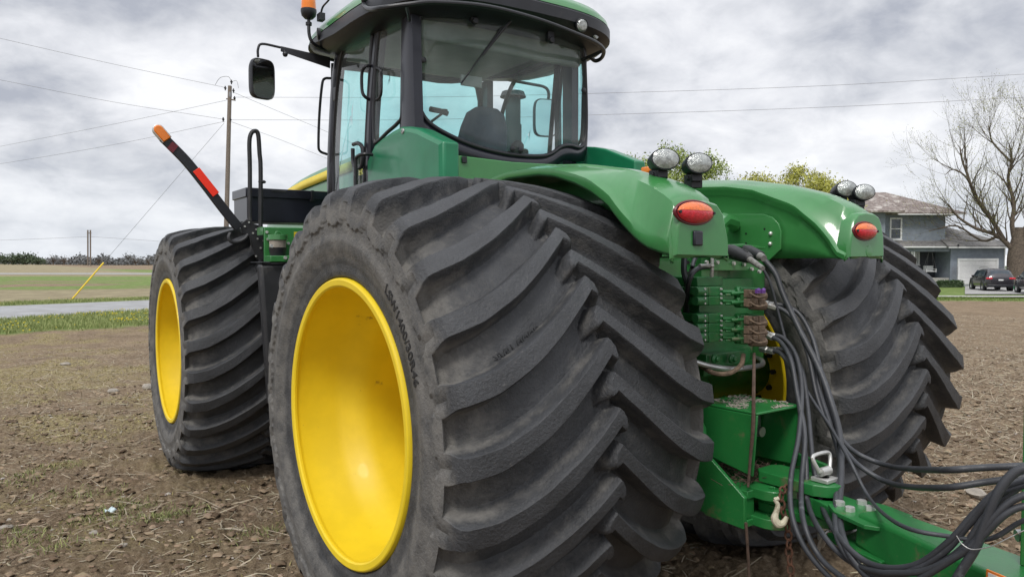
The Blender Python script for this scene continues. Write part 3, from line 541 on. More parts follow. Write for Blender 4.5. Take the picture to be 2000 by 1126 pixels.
# ---- power poles and lines
PD = 38; pb = GL(437, PD); ptop = Dp(449, 168, PD)
def WP(px, py, D=PD): return Dp(px, py, D)
r = thing('utility_pole', 'tall weathered wooden utility pole with insulators, leaning left of the cab', 'utility pole', pb)
mb = MB(); mb.tube([Vector((0, 0, -.5)), ptop-pb], [.135, .095], 12); mb.build('pole', 'wood_pole', r)
mb = MB(); a_ = WP(442, 193)-pb; b_ = WP(460, 196)-pb; mb.tube([a_, b_], .035, 6); mb.build('crossarm', 'wood_pole', r)
for px, py in ((458, 192), (452, 160), (440, 172), (456, 177), (450, 234), (436, 233)): mb = MB(); q = WP(px, py)-pb; mb.ball(q, .07, 8, (1, 1, .8)); mb.cyl(q-Vector((0, 0, .12)), q+Vector((0, 0, .1)), .03, None, 6); mb.build('insulator', 'inner_dark', r)
mb = MB(); mb.tube([WP(452, 160)-pb, WP(446, 150)-pb, WP(430, 152)-pb, WP(420, 166)-pb], .012, 4, 4); mb.tube([WP(452, 160)-pb, WP(462, 158)-pb, WP(466, 172)-pb], .012, 4, 4); mb.cyl(WP(449, 180)-pb, WP(449, 190)-pb, .1, None, 8); mb.build('jumper_wire', 'wire', r)
r['group'] = 'utility poles'; del r['group']
def wire(label, pts, D0=PD, D1=None, rad=.009, sag=.0):
    D1 = D1 or D0; P = [Dp(px, py, D0+(D1-D0)*i/(len(pts)-1)) for i, (px, py) in enumerate(pts)]; return tag(MB().tube(P, rad, 5, 6).build('power_line', 'wire', None, 80), label, 'power line', 'overhead lines')
wire('upper overhead line running from the pole top out of the left edge', [(440, 171), (220, 125), (0, 75), (-150, 40)])
wire('second overhead line from mid pole to the left edge', [(437, 233), (220, 199), (0, 156), (-150, 125)])
wire('thin line rising from the left edge to the crossarm, upper of two', [(442, 196), (220, 243), (0, 286), (-150, 315)], PD, 60)
wire('thin line rising from the left edge to mid pole, lower of two', [(440, 237), (220, 283), (0, 320), (-150, 342)], PD, 60)
wire('upper horizontal line running behind the cab to the right edge', [(458, 190), (800, 190), (1145, 183), (1600, 168), (2000, 145), (2200, 134)], PD, 36)
wire('lower horizontal line running behind the cab to the right edge', [(450, 234), (800, 234), (1145, 225), (1600, 210), (2000, 190), (2200, 178)], PD, 36)
wire('service line slanting down from the pole top towards the hood', [(455, 180), (540, 216), (640, 258), (760, 312)], PD, 55)
wire('lower service line slanting down from mid pole behind the cab', [(452, 238), (540, 270), (640, 310), (760, 360)], PD, 55)
wire('faint far line left of the distant twin pole', [(172, 462), (80, 466), (0, 469), (-120, 474)], 300, 300, .05)
wire('faint far line right of the distant twin pole', [(176, 462), (240, 466), (310, 471), (420, 480)], 300, 300, .05)
a_ = WP(438, 240); b_ = GL(137, 33.6); tag(MB().tube([a_, b_], .009, 5).build('guy_wire', 'wire'), 'steel guy wire stretching from the pole down to the verge', 'guy wire')
d = (a_-b_).normalized(); e_ = Dp(203, 512, 34.4); tag(MB().tube([b_-d*.1, b_+d*(e_-b_).length], .036, 10).build('guy_guard', 'guard_yellow'), 'yellow plastic guard sleeve slanting up from the roadside grass', 'guy guard')
r = thing('twin_pole', 'distant wooden twin pole of a transmission line on the horizon', 'utility pole', GL(174, 300)); b_ = GL(174, 300)
mb = MB(); [mb.tube([GL(px, 300)-b_, Dp(px, 449, 300)-b_], .28, 6) for px in (171.5, 176.5)]; mb.build('pole', 'wood_pole', r); MB().tube([Dp(170, 455, 300)-b_, Dp(178.5, 455, 300)-b_], .16, 5).build('crossarm', 'wood_pole', r)

# ---- house
HD = 69.4; hb = GL(1850, HD); k_ = HD/FPX; K = lambda px, py: ((px-1850)*k_, 1.708-(py-509.5)*k_-hb.z)
house = thing('house', 'grey sided two storey farmhouse with shingled hip roofs, porch and garage', 'house', hb, -YAW)
def HB(name, m, boxes, parent=house, **kw):   # boxes: px0, px1, py0(top), py1, depth front, depth back
    mb = MB()
    for a, b_, c, d, f0, f1 in boxes: (xa, zt), (xb, zb) = K(a, c), K(b_, d); mb.box(xa, xb, f0, f1, zb, zt)
    return mb.build(name, m, parent, **kw)
def siding(name, px0, px1, py0, py1, f0, f1, mat_='siding'):   # wall with lapped boards modelled
    (xa, zt), (xb, zb) = K(px0, py0), K(px1, py1); mb = MB(); mb.box(xa, xb, f0+.03, f1, zb, zt); z = zb
    while z < zt-.02:
        z2 = min(z+.16, zt); mb.hexa([(xa, f0-.015, z), (xb, f0-.015, z), (xb, f0+.03, z), (xa, f0+.03, z), (xa, f0+.012, z2), (xb, f0+.012, z2), (xb, f0+.03, z2), (xa, f0+.03, z2)]); z += .16
    return mb.build(name, mat_, house, merge=False)
siding('wall', 1700, 1845, 418, 474, 0, 9); siding('wall', 1660, 1713, 412, 560, -1.4, 8); siding('wall', 1849, 1954, 482, 560, -.6, 8)
HB('porch_back_wall', 'porch_shade', [(1713, 1849, 474, 556, 1.9, 2.1)]); HB('porch_floor', 'concrete', [(1700, 1848.5, 543, 560, -.5, 1.9)]); HB('porch_beam', 'siding', [(1713, 1848.5, 484, 492, -.5, -.25)])
HB('porch_column', 'trim', [(1774, 1776.8, 492, 543, -.5, -.3)]); HB('porch_column', 'trim', [(1778.5, 1781.3, 492, 543, -.5, -.3)]); HB('porch_half_wall', 'porch_shade', [(1745, 1774, 524, 543, -.48, -.3)])
def hip(name, m, px0, px1, pe, pr0, pr1, pt, f0, f1, parent=house, ov=.0):   # eaves px0..px1 at pe, ridge pr0..pr1 at pt
    (xa, ze), (xb, _) = K(px0, pe), K(px1, pe); (ra, zr_), (rb, _) = K(pr0, pt), K(pr1, pt); fm = (f0+f1)/2; mb = MB(); t_ = .16
    v = [(xa, f0, ze), (xb, f0, ze), (xb, f1, ze), (xa, f1, ze), (xa, f0, ze-t_), (xb, f0, ze-t_), (xb, f1, ze-t_), (xa, f1, ze-t_), (ra, fm, zr_), (rb, fm, zr_)]
    mb.add(v, [(0, 1, 9, 8), (1, 2, 9), (2, 3, 8, 9), (3, 0, 8), (4, 7, 6, 5), (0, 4, 5, 1), (1, 5, 6, 2), (2, 6, 7, 3), (3, 7, 4, 0)]); return mb.build(name, m, parent, 20)
ro = hip('roof', 'shingle', 1690, 1874, 417, 1702, 1774, 368, -.9, 9.9); hip('roof', 'shingle', 1640, 1741, 415, 1680, 1690, 386, -2.3, 4.5); hip('roof', 'shingle_grey', 1835, 1975, 481, 1840, 1850, 430, -1.3, 8.6)
(xa, za), (xb, zb) = K(1713, 481), K(1851, 470); mb = MB(); mb.prism([(xa, -1.0, za), (xa, -1.0, za-.14), (xa, .05, zb-.1), (xa, .05, zb)], (xb-xa, 0, 0)); mb.build('porch_roof', 'shingle_grey', house)
HB('gutter', 'trim', [(1712, 1851, 482, 484.5, -1.08, -1.0)]); HB('gutter', 'trim', [(1836, 1976, 483, 485.5, -1.4, -1.32)]); HB('gutter', 'trim', [(1742, 1874, 419.5, 421.5, -1.0, -.92)])
mb = MB(); mb.tube([(K(1714, 424)[0], -.95, K(1714, 424)[1]), (K(1722, 426)[0], -.5, K(1722, 426)[1]), (K(1716, 434)[0], -.1, K(1716, 434)[1]), (K(1716, 470)[0], -.1, K(1716, 470)[1])], .05, 6); mb.build('downpipe', 'trim', house)
ch = HB('chimney', 'brick', [(1820, 1830, 392, 420, 5, 5.8), (1819, 1831, 390, 392, 4.93, 5.87)], ro)
def window(px0, px1, py0, py1, f, mull=1):
    fr_ = HB('window', 'trim', [(px0, px0+3, py0, py1, f-.08, f+.02), (px1-3, px1, py0, py1, f-.08, f+.02), (px0+3, px1-3, py0, py0+3, f-.08, f+.02), (px0+3, px1-3, py1-3, py1, f-.08, f+.02)]+([(px0+3, px1-3, (py0+py1)/2-.8, (py0+py1)/2+.8, f-.07, f+.02)] if mull else []))
    HB('pane', 'window_dark', [(px0+3, px1-3, py0+3, py1-3, f-.03, f-.015)], fr_); HB('sill', 'trim', [(px0-1, px1+1, py1, py1+1.5, f-.13, f-.0)], fr_); return fr_
window(1736, 1760, 426, 469, 0); w2 = window(1789, 1817, 492, 518, 1.88, 0)
HB('curtain', 'trim', [(1793, 1801, 495.5, 515, 1.84, 1.855), (1805, 1813, 495.5, 515, 1.84, 1.855)], w2)
gf = HB('garage_door', 'white_metal', [(1866, 1937, 509+i*11.4, 509+(i+1)*11.4-.6, -.66, -.6) for i in range(4)]+[(1866, 1937, 509, 556, -.63, -.6)], merge=False)
HB('door_frame', 'trim', [(1862, 1866, 505, 557, -.72, -.6), (1937, 1941, 505, 557, -.72, -.6), (1866, 1937, 505, 509, -.72, -.6)], gf); HB('corner_board', 'trim', [(1952.5, 1954.5, 484, 557, -.64, -.5)]); HB('wall_lamp', 'inner_dark', [(1851.5, 1854, 478, 483, -1.5, -1.42)])
def place(o, px, D, f=None): o.location = GL(px, D); o.rotation_euler = (0, 0, -YAW)
# porch swing
sw = thing('porch_swing', 'white wooden porch swing hanging under the porch roof', 'porch swing', hb, -YAW); mb = MB(); (xa, z1), (xb, z0) = K(1812, 522), K(1832, 531)
mb.box(xa, xb, .2, .7, z0, z0+.06)
for i in range(9): x = xa+(xb-xa)*i/9; mb.box(x, x+(xb-xa)/14, .7, .75, z0, z1+.1)
mb.box(xa, xb, .69, .76, z1+.05, z1+.12); mb.box(xa, xa+.06, .2, .7, z0+.2, z0+.27); mb.box(xb-.06, xb, .2, .7, z0+.2, z0+.27); mb.box(xb-.06, xb, .2, .26, z0-.05, z0+.2); mb.box(xa, xa+.06, .2, .26, z0-.05, z0+.2); mb.build('seat', 'trim', sw, merge=False)
mb = MB(); xm = (xa+xb)/2; [mb.tube([(x, y, z0+.25), (xm+(x-xm)*.3, .45, K(0, 492)[1])], .012, 4) for x in (xa, xb) for y in (.25, .68)]; mb.build('chains', 'wire', sw)
tr = thing('trellis', 'dark wire trellis standing against the garage wall beside the porch', 'trellis', hb, -YAW); mb = MB(); (xa, zt), (xb, zb) = K(1850, 517), K(1861, 550)
for i in range(5): x = xa+(xb-xa)*i/4; mb.tube([(x, -.8, zb), (x, -.8, zt-.1*abs(i-2))], .014, 4)
for i in range(6): z = zb+(zt-zb)*i/6.5; mb.tube([(xa, -.8, z), (xb, -.8, z)], .012, 4)
mb.build('lattice', 'wire', tr)
# hedge
hd = thing('hedge', 'low clipped dark green hedge in front of the porch', 'hedge', GL(1856, 66), -YAW); pts = []
for i in range(900): pts.append((random.uniform(-1.05, 1.05), random.uniform(-.35, .35), random.uniform(.02, .52)))
leaf_cloud(pts, 8, .05, .06, 'hedge', hd, 'foliage'); MB().box(-1.0, 1.0, -.3, .3, -.1, .48).build('stems', 'leaf_dark', hd, bevel=.1)
# barn behind
br = thing('shed', 'low pale shed with light metal roof behind the big tree', 'shed', GL(1966, 100), -YAW); k2 = 100/FPX; MB().box(-3, 3.5, 0, 6, 0, 1.7).build('wall', 'trim', br); mb = MB(); mb.prism([(-3.3, -.4, 1.6), (-3.3, 3, 3.1), (-3.3, 6.4, 1.6), (-3.3, 3, 2.98)], (7.1, 0, 0)); mb.build('roof', 'white_metal', br)
sb = thing('sandbox', 'small green plastic sandbox on the gravel at the tree foot', 'sandbox', GL(1984, 60), -YAW); mb = MB(); mb.lathe([(0, .30), (.02, .42), (.17, .45), (.2, .44), (.17, .38), (.05, .36), (.05, 0)], (0, 0, 0), (0, 0, 1), 20); mb.build('tub', 'plastic_green', sb); MB().lathe([(.2, .45), (.27, .38), (.31, .2), (.32, 0)], (0, 0, 0), (0, 0, 1), 20).build('lid', 'plastic_green', sb)
# ---- parked cars: lofted body, glasshouse, wheels, lamps
def suv(label, px, D, ang, plate=True):
    c = thing('parked_car', label, 'car', GL(px, D), -YAW+ang, 'cars parked on the driveway'); Lh, Wh = 2.35, .95
    def sec(y, wb, zb, zs, wt, zt):   # half section: floor, sill, belt, roof
        h = [(wb*.9, zb), (wb, zb+.12), (wb*1.005, (zb+zs)/2), (wb*.985, zs-.06), (wb*.95, zs), (wt+.02, zt-.1), (wt*.86, zt), (0, zt+.02)]; return [Vector((x, y, z)) for x, z in h]+[Vector((-x, y, z)) for x, z in h[::-1][1:]]
    S_ = [(-2.35, .80, .42, 1.0, .74, 1.02), (-2.30, .90, .30, 1.06, .78, 1.10), (-2.2, .95, .28, 1.08, .76, 1.30), (-1.95, .97, .28, 1.09, .72, 1.62), (-1.6, .97, .28, 1.10, .70, 1.70), (-.4, .97, .28, 1.08, .70, 1.73), (.5, .97, .28, 1.06, .69, 1.69), (.95, .97, .28, 1.05, .68, 1.45), (1.25, .97, .28, 1.04, .76, 1.12), (2.0, .94, .28, .98, .74, 1.0), (2.3, .86, .32, .86, .68, .88), (2.38, .78, .42, .74, .6, .75)]
    rows = [sec(*s) for s in S_]; mb = MB(); mb.grid(rows); mb.add(rows[0], [tuple(range(len(rows[0])))]); mb.add(rows[-1], [tuple(range(len(rows[0])))]); body = mb.build('body', 'car_paint', c, 40, sub=1)
    mb = MB(); mb.hexa([(-.66, -2.27, 1.14), (.66, -2.27, 1.14), (.66, -2.2, 1.14), (-.66, -2.2, 1.14), (-.60, -2.04, 1.57), (.60, -2.04, 1.57), (.60, -1.97, 1.57), (-.60, -1.97, 1.57)]); mb.build('rear_window', 'window_dark', c, bevel=.03)
    for s in (-1, 1):
        for y0, y1, y2, y3 in ((-1.75, -1.2, -1.2, -1.55), (-1.1, -.2, -.2, -1.1), (-.1, .95, .5, -.1)): mb = MB(); mb.prism([(s*.945, y0, 1.12), (s*.945, y1, 1.12), (s*.78, y2, 1.58), (s*.78, y3, 1.58)], (s*.03, 0, 0)); mb.build('side_window', 'window_dark', c)
        mb = MB(); mb.box(min(s*.55, s*.95), max(s*.55, s*.95), -2.36, -2.2, .93, 1.05); mb.build('tail_lamp', 'lens_red', c, bevel=.02)
        for y in (-1.42, 1.45):
            wh = MB(); wh.lathe([(-.13, .24), (-.13, .36), (-.06, .38), (.10, .38), (.13, .35), (.13, .24)], (s*.86, y, .38), (s, 0, 0), 24); o = wh.build('wheel', 'black', c); rm = MB(); rm.lathe([(.11, .24), (.07, .22), (.09, .06), (.12, 0)], (s*.86, y, .38), (s, 0, 0), 10); rm.build('rim', 'steel', o)
            a = MB(); a.lathe([(0, .40), (.06, .45), (0, .47)], (s*.93, y, .38), (s, 0, 0), 24); a.build('wheel_arch', 'black', c)
        mb = MB(); mb.ball((s*1.05, .75, 1.12), .12, 10, (.8, .6, .8)); mb.build('door_mirror', 'car_paint', c)
    MB().box(-.85, .85, -2.40, -2.2, .32, .52).build('bumper', 'black', c, bevel=.04); MB().box(-.16, .16, -2.385, -2.34, .82, .92).build('number_plate', 'trim', c); mb = MB(); [mb.tube([(s*.66, -1.7, 1.76), (s*.66, -1.2, 1.81), (s*.66, .2, 1.80), (s*.66, .5, 1.75)], .02, 5) for s in (-1, 1)]; mb.build('roof_rail', 'steel', c)
    return c
suv('dark grey car parked in front of the white garage door', 1936, 58, math.radians(-17)); suv('dark car at the right picture edge, mostly cut off', 2030, 52, math.radians(-20))
# ================================================================ TRACTOR
TR = thing('tractor', 'large green articulated farm tractor with yellow rims and very wide black tyres', 'tractor')
# ---- tyre: one mesh, lugs laid along their real curve
LF = ([0, .06, .18, .33, .49, .67, .75], [0, 2.9, 8.2, 13.9, 18.4, 21.3, 22.2])
def lugf(t): return np.interp(t, *LF)
_tt = np.linspace(0, .8, 161); _ff = np.convolve(np.pad(lugf(_tt), 8, mode='reflect', reflect_type='odd'), np.ones(17)/17, 'valid')
lugf = lambda t: np.interp(t, _tt, _ff)
PITCH = 360/26
Bp = [(0, .984, 0), (.1, .983, .1), (.2, .979, .2), (.3, .969, .3), (.4, .951, .4), (.48, .930, .48), (.54, .905, .56), (.565, .880, .60), (.585, .858, .65), (.605, .838, .70), (.628, .81, .755), (.637, .785, .785), (.634, .745, .82), (.622, .705, .865), (.612, .665, .91), (.610, .637, .95), (.604, .618, .975), (.57, .60, 1.0)]
Lp = [(0, 1.064, 0), (.1, 1.063, .1), (.2, 1.059, .2), (.3, 1.051, .3), (.4, 1.038, .4), (.5, 1.018, .5), (.56, 1.0, .56), (.592, .988, .60), (.608, .974, .62), (.622, .950, .645), (.630, .922, .672), (.636, .89, .705), (.641, .85, .74), (.643, .81, .775), (.641, .775, .80), (.634, .735, .835), (.622, .705, .865), (.612, .665, .91), (.610, .637, .95), (.604, .618, .975), (.57, .60, 1.0)]
def prof(P, s): a = np.array(P); return np.interp(s, a[:, 2], a[:, 0]), np.interp(s, a[:, 2], a[:, 1])
sg = np.unique(np.round(np.concatenate([np.linspace(0, .1, 9), [.026, .036, .05, .062, .066], np.linspace(.1, .56, 24), np.linspace(.56, .82, 58), [.592, .60, .608, .688, .691, .695, .698, .702], np.linspace(.82, 1, 20)]), 4))
sg = np.concatenate([-sg[::-1], sg[1:]])
ug = np.array([0, .8, 1.3, 1.6, 1.85, 2.2, 2.5, 2.9, 3.2, 3.46]); ug = np.concatenate([-(ug[1:][::-1]), ug]); hu = np.concatenate([ug, ug[1:-1]+PITCH/2]); hu = np.unique(np.round(np.where(hu > PITCH/2, hu-PITCH, hu), 3))
hu = np.unique(np.concatenate([hu, hu[np.abs(hu) < 6]*.5+0]).round(3)) if False else hu
U = np.concatenate([hu+k*PITCH for k in range(26)]); U = U[np.concatenate([[True], np.diff(U) > .01])]
if U[-1]-U[0] > 360-.05: U = U[:-1]
Sx, Ux = np.meshgrid(sg, U, indexing='ij'); As = np.abs(Sx); xb, rb = prof(Bp, As); xl, rl = prof(Lp, As)
def wrapd(u, off): return (u-off+PITCH/2) % PITCH-PITCH/2
def gshape(u): return np.interp(np.abs(u), [0, 1.6, 1.85, 2.5, 2.9, 3.2], [1, 1, .94, .22, .05, 0])
def fam(side, off):
    u = np.abs(wrapd(Ux, off)); t = side*Sx
    nose = sst(-.070, -.030, t-.018*(u/1.9)**2); return gshape(u)*nose
H = np.maximum(fam(-1, 0.), fam(1, PITCH/2))
uo = np.where(Sx < 0, wrapd(Ux, 0.), wrapd(Ux, PITCH/2))       # angle to the nearest lug of this side
H = np.maximum(H, .22*np.exp(-(Sx/.022)**2)*(np.abs(wrapd(Ux, PITCH/4)) < 2.2))    # low centre tie bars
# scooped groove floor, closed by the shoulder wall
ubot = .693-.010*np.clip((np.abs(uo)-3)/3.9, 0, 1)*0
H = np.maximum(H, sst(ubot-.004, ubot+.008, As))
wid = 1.66+.40*sst(.06, .3, As)+.2*sst(.3, .6, As)+1.1*sst(.615, .69, As); Hp = PITCH/2
au = np.abs(uo); e1 = wid-.1; e2 = wid+1.2
warp = np.where(au < 1.6, au/1.6*e1, np.where(au < 2.9, e1+(au-1.6)/1.3*(e2-e1), e2+(au-2.9)/(Hp-2.9)*(Hp-e2)))
Uw = Ux-uo+np.sign(uo)*np.where(As < .1, au+(warp-au)*sst(.05, .1, As), warp)
X_ = xb*(1-H)+xl*H; R_ = rb*(1-H)+rl*H
# moulded skirt step: low under the grooves, arched up into every lug end
pa = np.abs(Uw-(Ux-uo)); arch = np.clip(1-(pa/1.9)**2.2, 0, 1); zz = .752-.086*arch+.006*np.sin(pa*1.3)
X_ = X_-.010*sst(zz-.002, zz+.007, As)*(1-sst(.775, .81, As)); X_ = X_*np.sign(Sx)
R_ += .0035*np.exp(-((As-.905)/.006)**2)+.003*np.exp(-((As-.93)/.004)**2)+.002*np.exp(-((As-.835)/.003)**2)
# worn, slightly uneven rubber
R_ += (fbm(Ux*.55, Sx*22, 3, 21)-.44)*.006*(1-sst(.6, .7, As))
ANG = np.radians(Uw-lugf(xb))
V = np.stack([X_, -R_*np.cos(ANG), R_*np.sin(ANG)], -1)
dust = sst(.60, .70, As)*.72*(1-H*.25)+.35*(1-H)*sst(.35, .6, As)+.16*(1-H)+(.22*(H > .2)*(H < .9)); dust = np.clip(dust-.25*sst(.86, .9, As), 0, 1)
ns, nu = Sx.shape; I, J = np.meshgrid(np.arange(ns-1), np.arange(nu), indexing='ij'); J2 = (J+1) % nu
F = np.stack([I*nu+J, (I+1)*nu+J, (I+1)*nu+J2, I*nu+J2], -1).reshape(-1, 4)
tyre0 = npmesh('tyre', V.reshape(-1, 3), F, 'rubber', {'dust': dust.ravel()}); tyre0.data.set_sharp_from_angle(angle=math.radians(30))
# ---- rims (outer side: deep dish)
def rim_mesh(parent):
    mb = MB(); P = [(.55, .611), (.578, .612), (.590, .611), (.598, .607), (.601, .602), (.599, .580), (.593, .573), (.583, .5735), (.575, .579), (.565, .581), (.50, .577), (.40, .568), (.36, .556), (.31, .53), (.27, .507), (.22, .497), (.10, .492), (-.02, .490), (-.10, .487), (-.125, .478), (-.13, .45), (-.12, .33), (-.10, .20), (-.10, .12), (-.10, .0)]
    mb.lathe(P, n=160); o = mb.build('rim', 'yellow', parent, 24, merge=True)
    mb = MB(); P2 = [(-.53, .618), (-.585, .618), (-.604, .612), (-.602, .600), (-.585, .590), (-.545, .576), (-.40, .568), (-.30, .52), (-.27, .507), (-.20, .50), (-.145, .495), (-.14, .45), (-.13, .33), (-.11, .2), (-.11, .15)]
    mb.lathe(P2, n=120); mb.build('inner_rim', 'yellow', parent, 50)
    mb = MB()
    for k in range(12): a = 2*PI*k/12; mb.bolt((-.10, .2*math.cos(a), .2*math.sin(a)), (1, 0, 0), .017, .02); mb.bolt((-.115, .2*math.cos(a), .2*math.sin(a)), (-1, 0, 0), .017, .02)
    mb.lathe([(-.10, .13), (-.04, .125), (-.03, .1), (-.03, 0)], n=32); mb.lathe([(-.11, .17), (-.3, .16), (-.6, .15)], n=24); mb.build('hub', 'inner_dark', parent, merge=False)
    mb = MB(); mb.tube([(.50, .30, .505), (.47, .295, .49)], [.012, .008], 8); mb.build('valve', 'black', parent); return o
wheels = []
for i, (x, y, z, side, rot, front, lb) in enumerate(((-TH, 0, HCR, -1, 48.35, 0, 'near rear left wheel'), (TH, 0, HCR, 1, 45.5, 0, 'rear right wheel'), (-TH, WB, HCF, -1, 41.0, 1, 'front left wheel'), (TH, WB, HCF, 1, 44, 1, 'front right wheel'))):
    wh = bpy.data.objects.new('wheel', None); COL.objects.link(wh); wh.parent = TR; wh['label'] = lb
    M = Matrix.Translation((x, y, z)); M = FR @ M if front else M
    wh.matrix_local = M; wheels.append(wh)
    ty = tyre0 if i == 0 else tyre0.copy()
    if i: COL.objects.link(ty)
    ty.parent = wh; ty.matrix_local = Matrix.Translation((.030 if side < 0 else 0, 0, 0)) @ Matrix.Rotation(-math.radians(rot), 4, 'X')
    if i == 0: base = [rim_mesh(wh)]+[o for o in wh.children if o != ty and o.name.split('.')[0] not in ('tyre', 'rim')]
    else: base = None
    src = [o for o in wheels[0].children if o.name.split('.')[0] != 'tyre']
    for o in src:
        c = o if i == 0 else o.copy()
        if i: COL.objects.link(c); c.parent = wh
        if side < 0: c.matrix_local = Matrix.Translation((.014, 0, 0)) @ Matrix.Rotation(PI, 4, 'Z')
        else: c.matrix_local = Matrix.Identity(4)
def arc_text(body, size, R0, a_mid, x, parent, name, h=.003, xf=None, mat_='letter', sp=1.0):
    V_, F_ = text_mesh(body, size, h); mb = MB(); pts = []
    for v in V_:
        a = a_mid-v.x*sp/R0; r = R0+v.y; xx = x+.03-v.z-(.0 if xf is None else xf(r)); pts.append((xx, -r*math.cos(a), r*math.sin(a)))
    mb.add(pts, F_); return mb.build(name, mat_, parent, 30, merge=False)
sidex = lambda r: float(np.interp(r, [.637, .665, .705, .735, .775, .81, .85], [.610, .612, .622, .634, .639, .638, .634]))
# raised size marking on the sidewall and maker's name between two tread lugs of the near tyre
arc_text('LSW1400/30R46', .060, .755, math.radians(35), -.001, wheels[0], 'size_marking', .0022, sidex, sp=1.0)
V_, F_ = text_mesh('GOOD YEAR', .048, .002); pts = []
A_, B2 = np.array([-1.525+TH, 21.5]), np.array([-1.345+TH, 26.6])
d_ = np.array([B2[0]-A_[0], math.radians(B2[1]-A_[1])*.985]); ln = np.linalg.norm(d_); d_ /= ln; n_ = np.array([-d_[1], d_[0]]); mid = np.array([(A_[0]+B2[0])/2, math.radians((A_[1]+B2[1])/2)*.985])
for v in V_:
    q = mid-d_*v.x*.80-n_*v.y; xx = q[0]; a = q[1]/.985; r = float(prof(Bp, np.array([abs(xx)]))[1][0])+.0075+v.z; pts.append((xx+.0, -r*math.cos(a), r*math.sin(a)))
MB().add(pts, F_).build('maker_name', 'rubber_mark', wheels[0], 30, merge=False)
mb = MB(); cc = mid+0; a = cc[1]/.985; 
# ---- rear fenders
ZT = ([-.985, -.97, -.95, -.90, -.81, -.59, -.31, -.03, .2, .42, .55], [1.72, 1.90, 1.955, 1.99, 2.035, 2.10, 2.15, 2.175, 2.17, 2.11, 2.04])
ZL = ([-.985, -.93, -.85, -.78, -.70, -.63, -.52, -.42, -.28, -.15, .1, .3, .45, .55], [1.74, 1.752, 1.775, 1.82, 1.885, 1.955, 2.02, 2.062, 2.105, 2.125, 2.13, 2.10, 2.06, 2.0])
ZC = ([-.985, -.94, -.90, -.84, -.70, -.45, -.28, -.05, .2, .45, .55], [1.72, 1.74, 1.80, 1.87, 1.98, 2.075, 2.105, 2.12, 2.11, 2.06, 2.0])
def fender(sx, dx=0., dy=0.):
    ys = sorted(set([-.985, -.98, -.972, -.96, -.945, -.92]+list(np.round(np.linspace(-.9, .55, 40), 3)))); rows = []
    for y in ys:
        zt = np.interp(y, *ZT); zl = min(np.interp(y, *ZL), zt-.01); zc = min(np.interp(y, *ZC), zt-.008); fl = float(sst(-.97, -.6, y)); wo = .775
        R = []
        yy = max(y, -.975)
        for k, (x, z) in enumerate([(wo+.005-.0*fl, zl-.012), (wo+.012, zl), (wo+.012, zl+min(.034, (zt-zl)*.4)), (wo+.012-.032*fl, zl+min(.055, (zt-zl)*.6)), (wo-.035-.05*fl, zl+(zt-zl)*.90), (wo-.085-.05*fl, zt-.002), (wo-.14, zt+.006), (.58, zt+.006), (.53, zt-.002), (.50, zt-(zt-zc)*.3), (.465, zc+.03), (.444, zc+.012), (.446, zc-.004), (.468, max(1.72, zc-.03))]):
            R.append(Vector((sx*x+dx, y+dy, z)))
        # inner vertical panel down to the lower edge
        for f_ in (.3, .65, 1.): z0 = max(1.72, zc-.03); R.append(Vector((sx*.47+dx, y+dy, z0+(1.72-z0)*f_)))
        rows.append(R)
    mb = MB(); mb.grid(rows)
    # rear face
    r0_ = rows[0]; top = [r for r in rows if r[7].y-dy <= -.92]
    o = mb.build('fender', 'green', TR, 42, solid=.012, bevel=0)
    # rear face: closed plate carrying the tail lamp, softly rounded at its top edge
    mb = MB(); yb = -.985+dy; ring = []
    pr = [(.452, 1.72), (.452, 1.76), (.458, 1.80), (.49, 1.90), (.53, 1.938), (.60, 1.948), (.68, 1.945), (.725, 1.93), (.75, 1.90), (.775, 1.83), (.782, 1.75), (.782, 1.725)]
    f0 = [Vector((sx*x+dx, yb, z)) for x, z in pr]; f1 = [Vector((sx*x+dx, yb+.05, z)) for x, z in pr]; cx_ = Vector((sx*.615+dx, yb-.004, 1.83)); inn = [cx_+(p-cx_)*.93+Vector((0, -.016, 0)) for p in f0]
    mb.grid([f1, f0, inn]); mb.add(inn, [tuple(range(len(inn)))]); mb.build('rear_panel', 'green', o, 50, bevel=.004)
    return o
def tail_lamp(fo, c, rx, rz_, yb, sx, plug):
    c = Vector(c); n = 40; th_ = [2*PI*i/n for i in range(n)]
    def dome(z0, z1, m_, nm, sc=1.):
        mb = MB(); rows = []
        for k in range(7):
            q = k/6; zz = []
            for i in range(17):
                x = -1+2*i/16; lo = max(z0, -math.sqrt(max(0, 1-x*x))); hi = min(z1, math.sqrt(max(0, 1-x*x)))
                if hi < lo: lo = hi = max(min(0 if z0 < 0 < z1 else (z0 if z0 > 0 else z1), hi), lo) if False else (lo+hi)/2
                z = lo+(hi-lo)*q; rr2 = min(1, x*x+z*z); zz.append(c+Vector((x*rx, -.030*math.sqrt(1-rr2*.97), z*rz_)))
            rows.append(zz)
        mb.grid(rows); return mb.build(nm, m_, fo, 60)
    mb = MB(); mb.tube([c+Vector((rx*1.03*math.cos(a), .004, rz_*1.04*math.sin(a))) for a in th_], .007, 6, closed=True, caps=False); mb.prism([c+Vector((rx*math.cos(a), -.001, rz_*math.sin(a))) for a in th_], (0, .02, 0)); L_ = mb.build('tail_lamp', 'dark_red', fo)
    dome(.18, 1, 'lens_orange', 'orange_lens').parent = L_; dome(-1, .16, 'lens_red', 'red_lens').parent = L_
    mb = MB(); [mb.bolt(c+Vector((s*rx*.93, -.012, 0)), (0, -1, 0), .006, .006, 8) for s in (-1, 1)]; mb.build('lamp_screw', 'black', L_)
fl_ = fender(-1, .01); fr2 = fender(1, .0)
yF = -1.005
pL = Rp(1357, 415, y=yF); pR = Rp(1690, 451, y=yF)
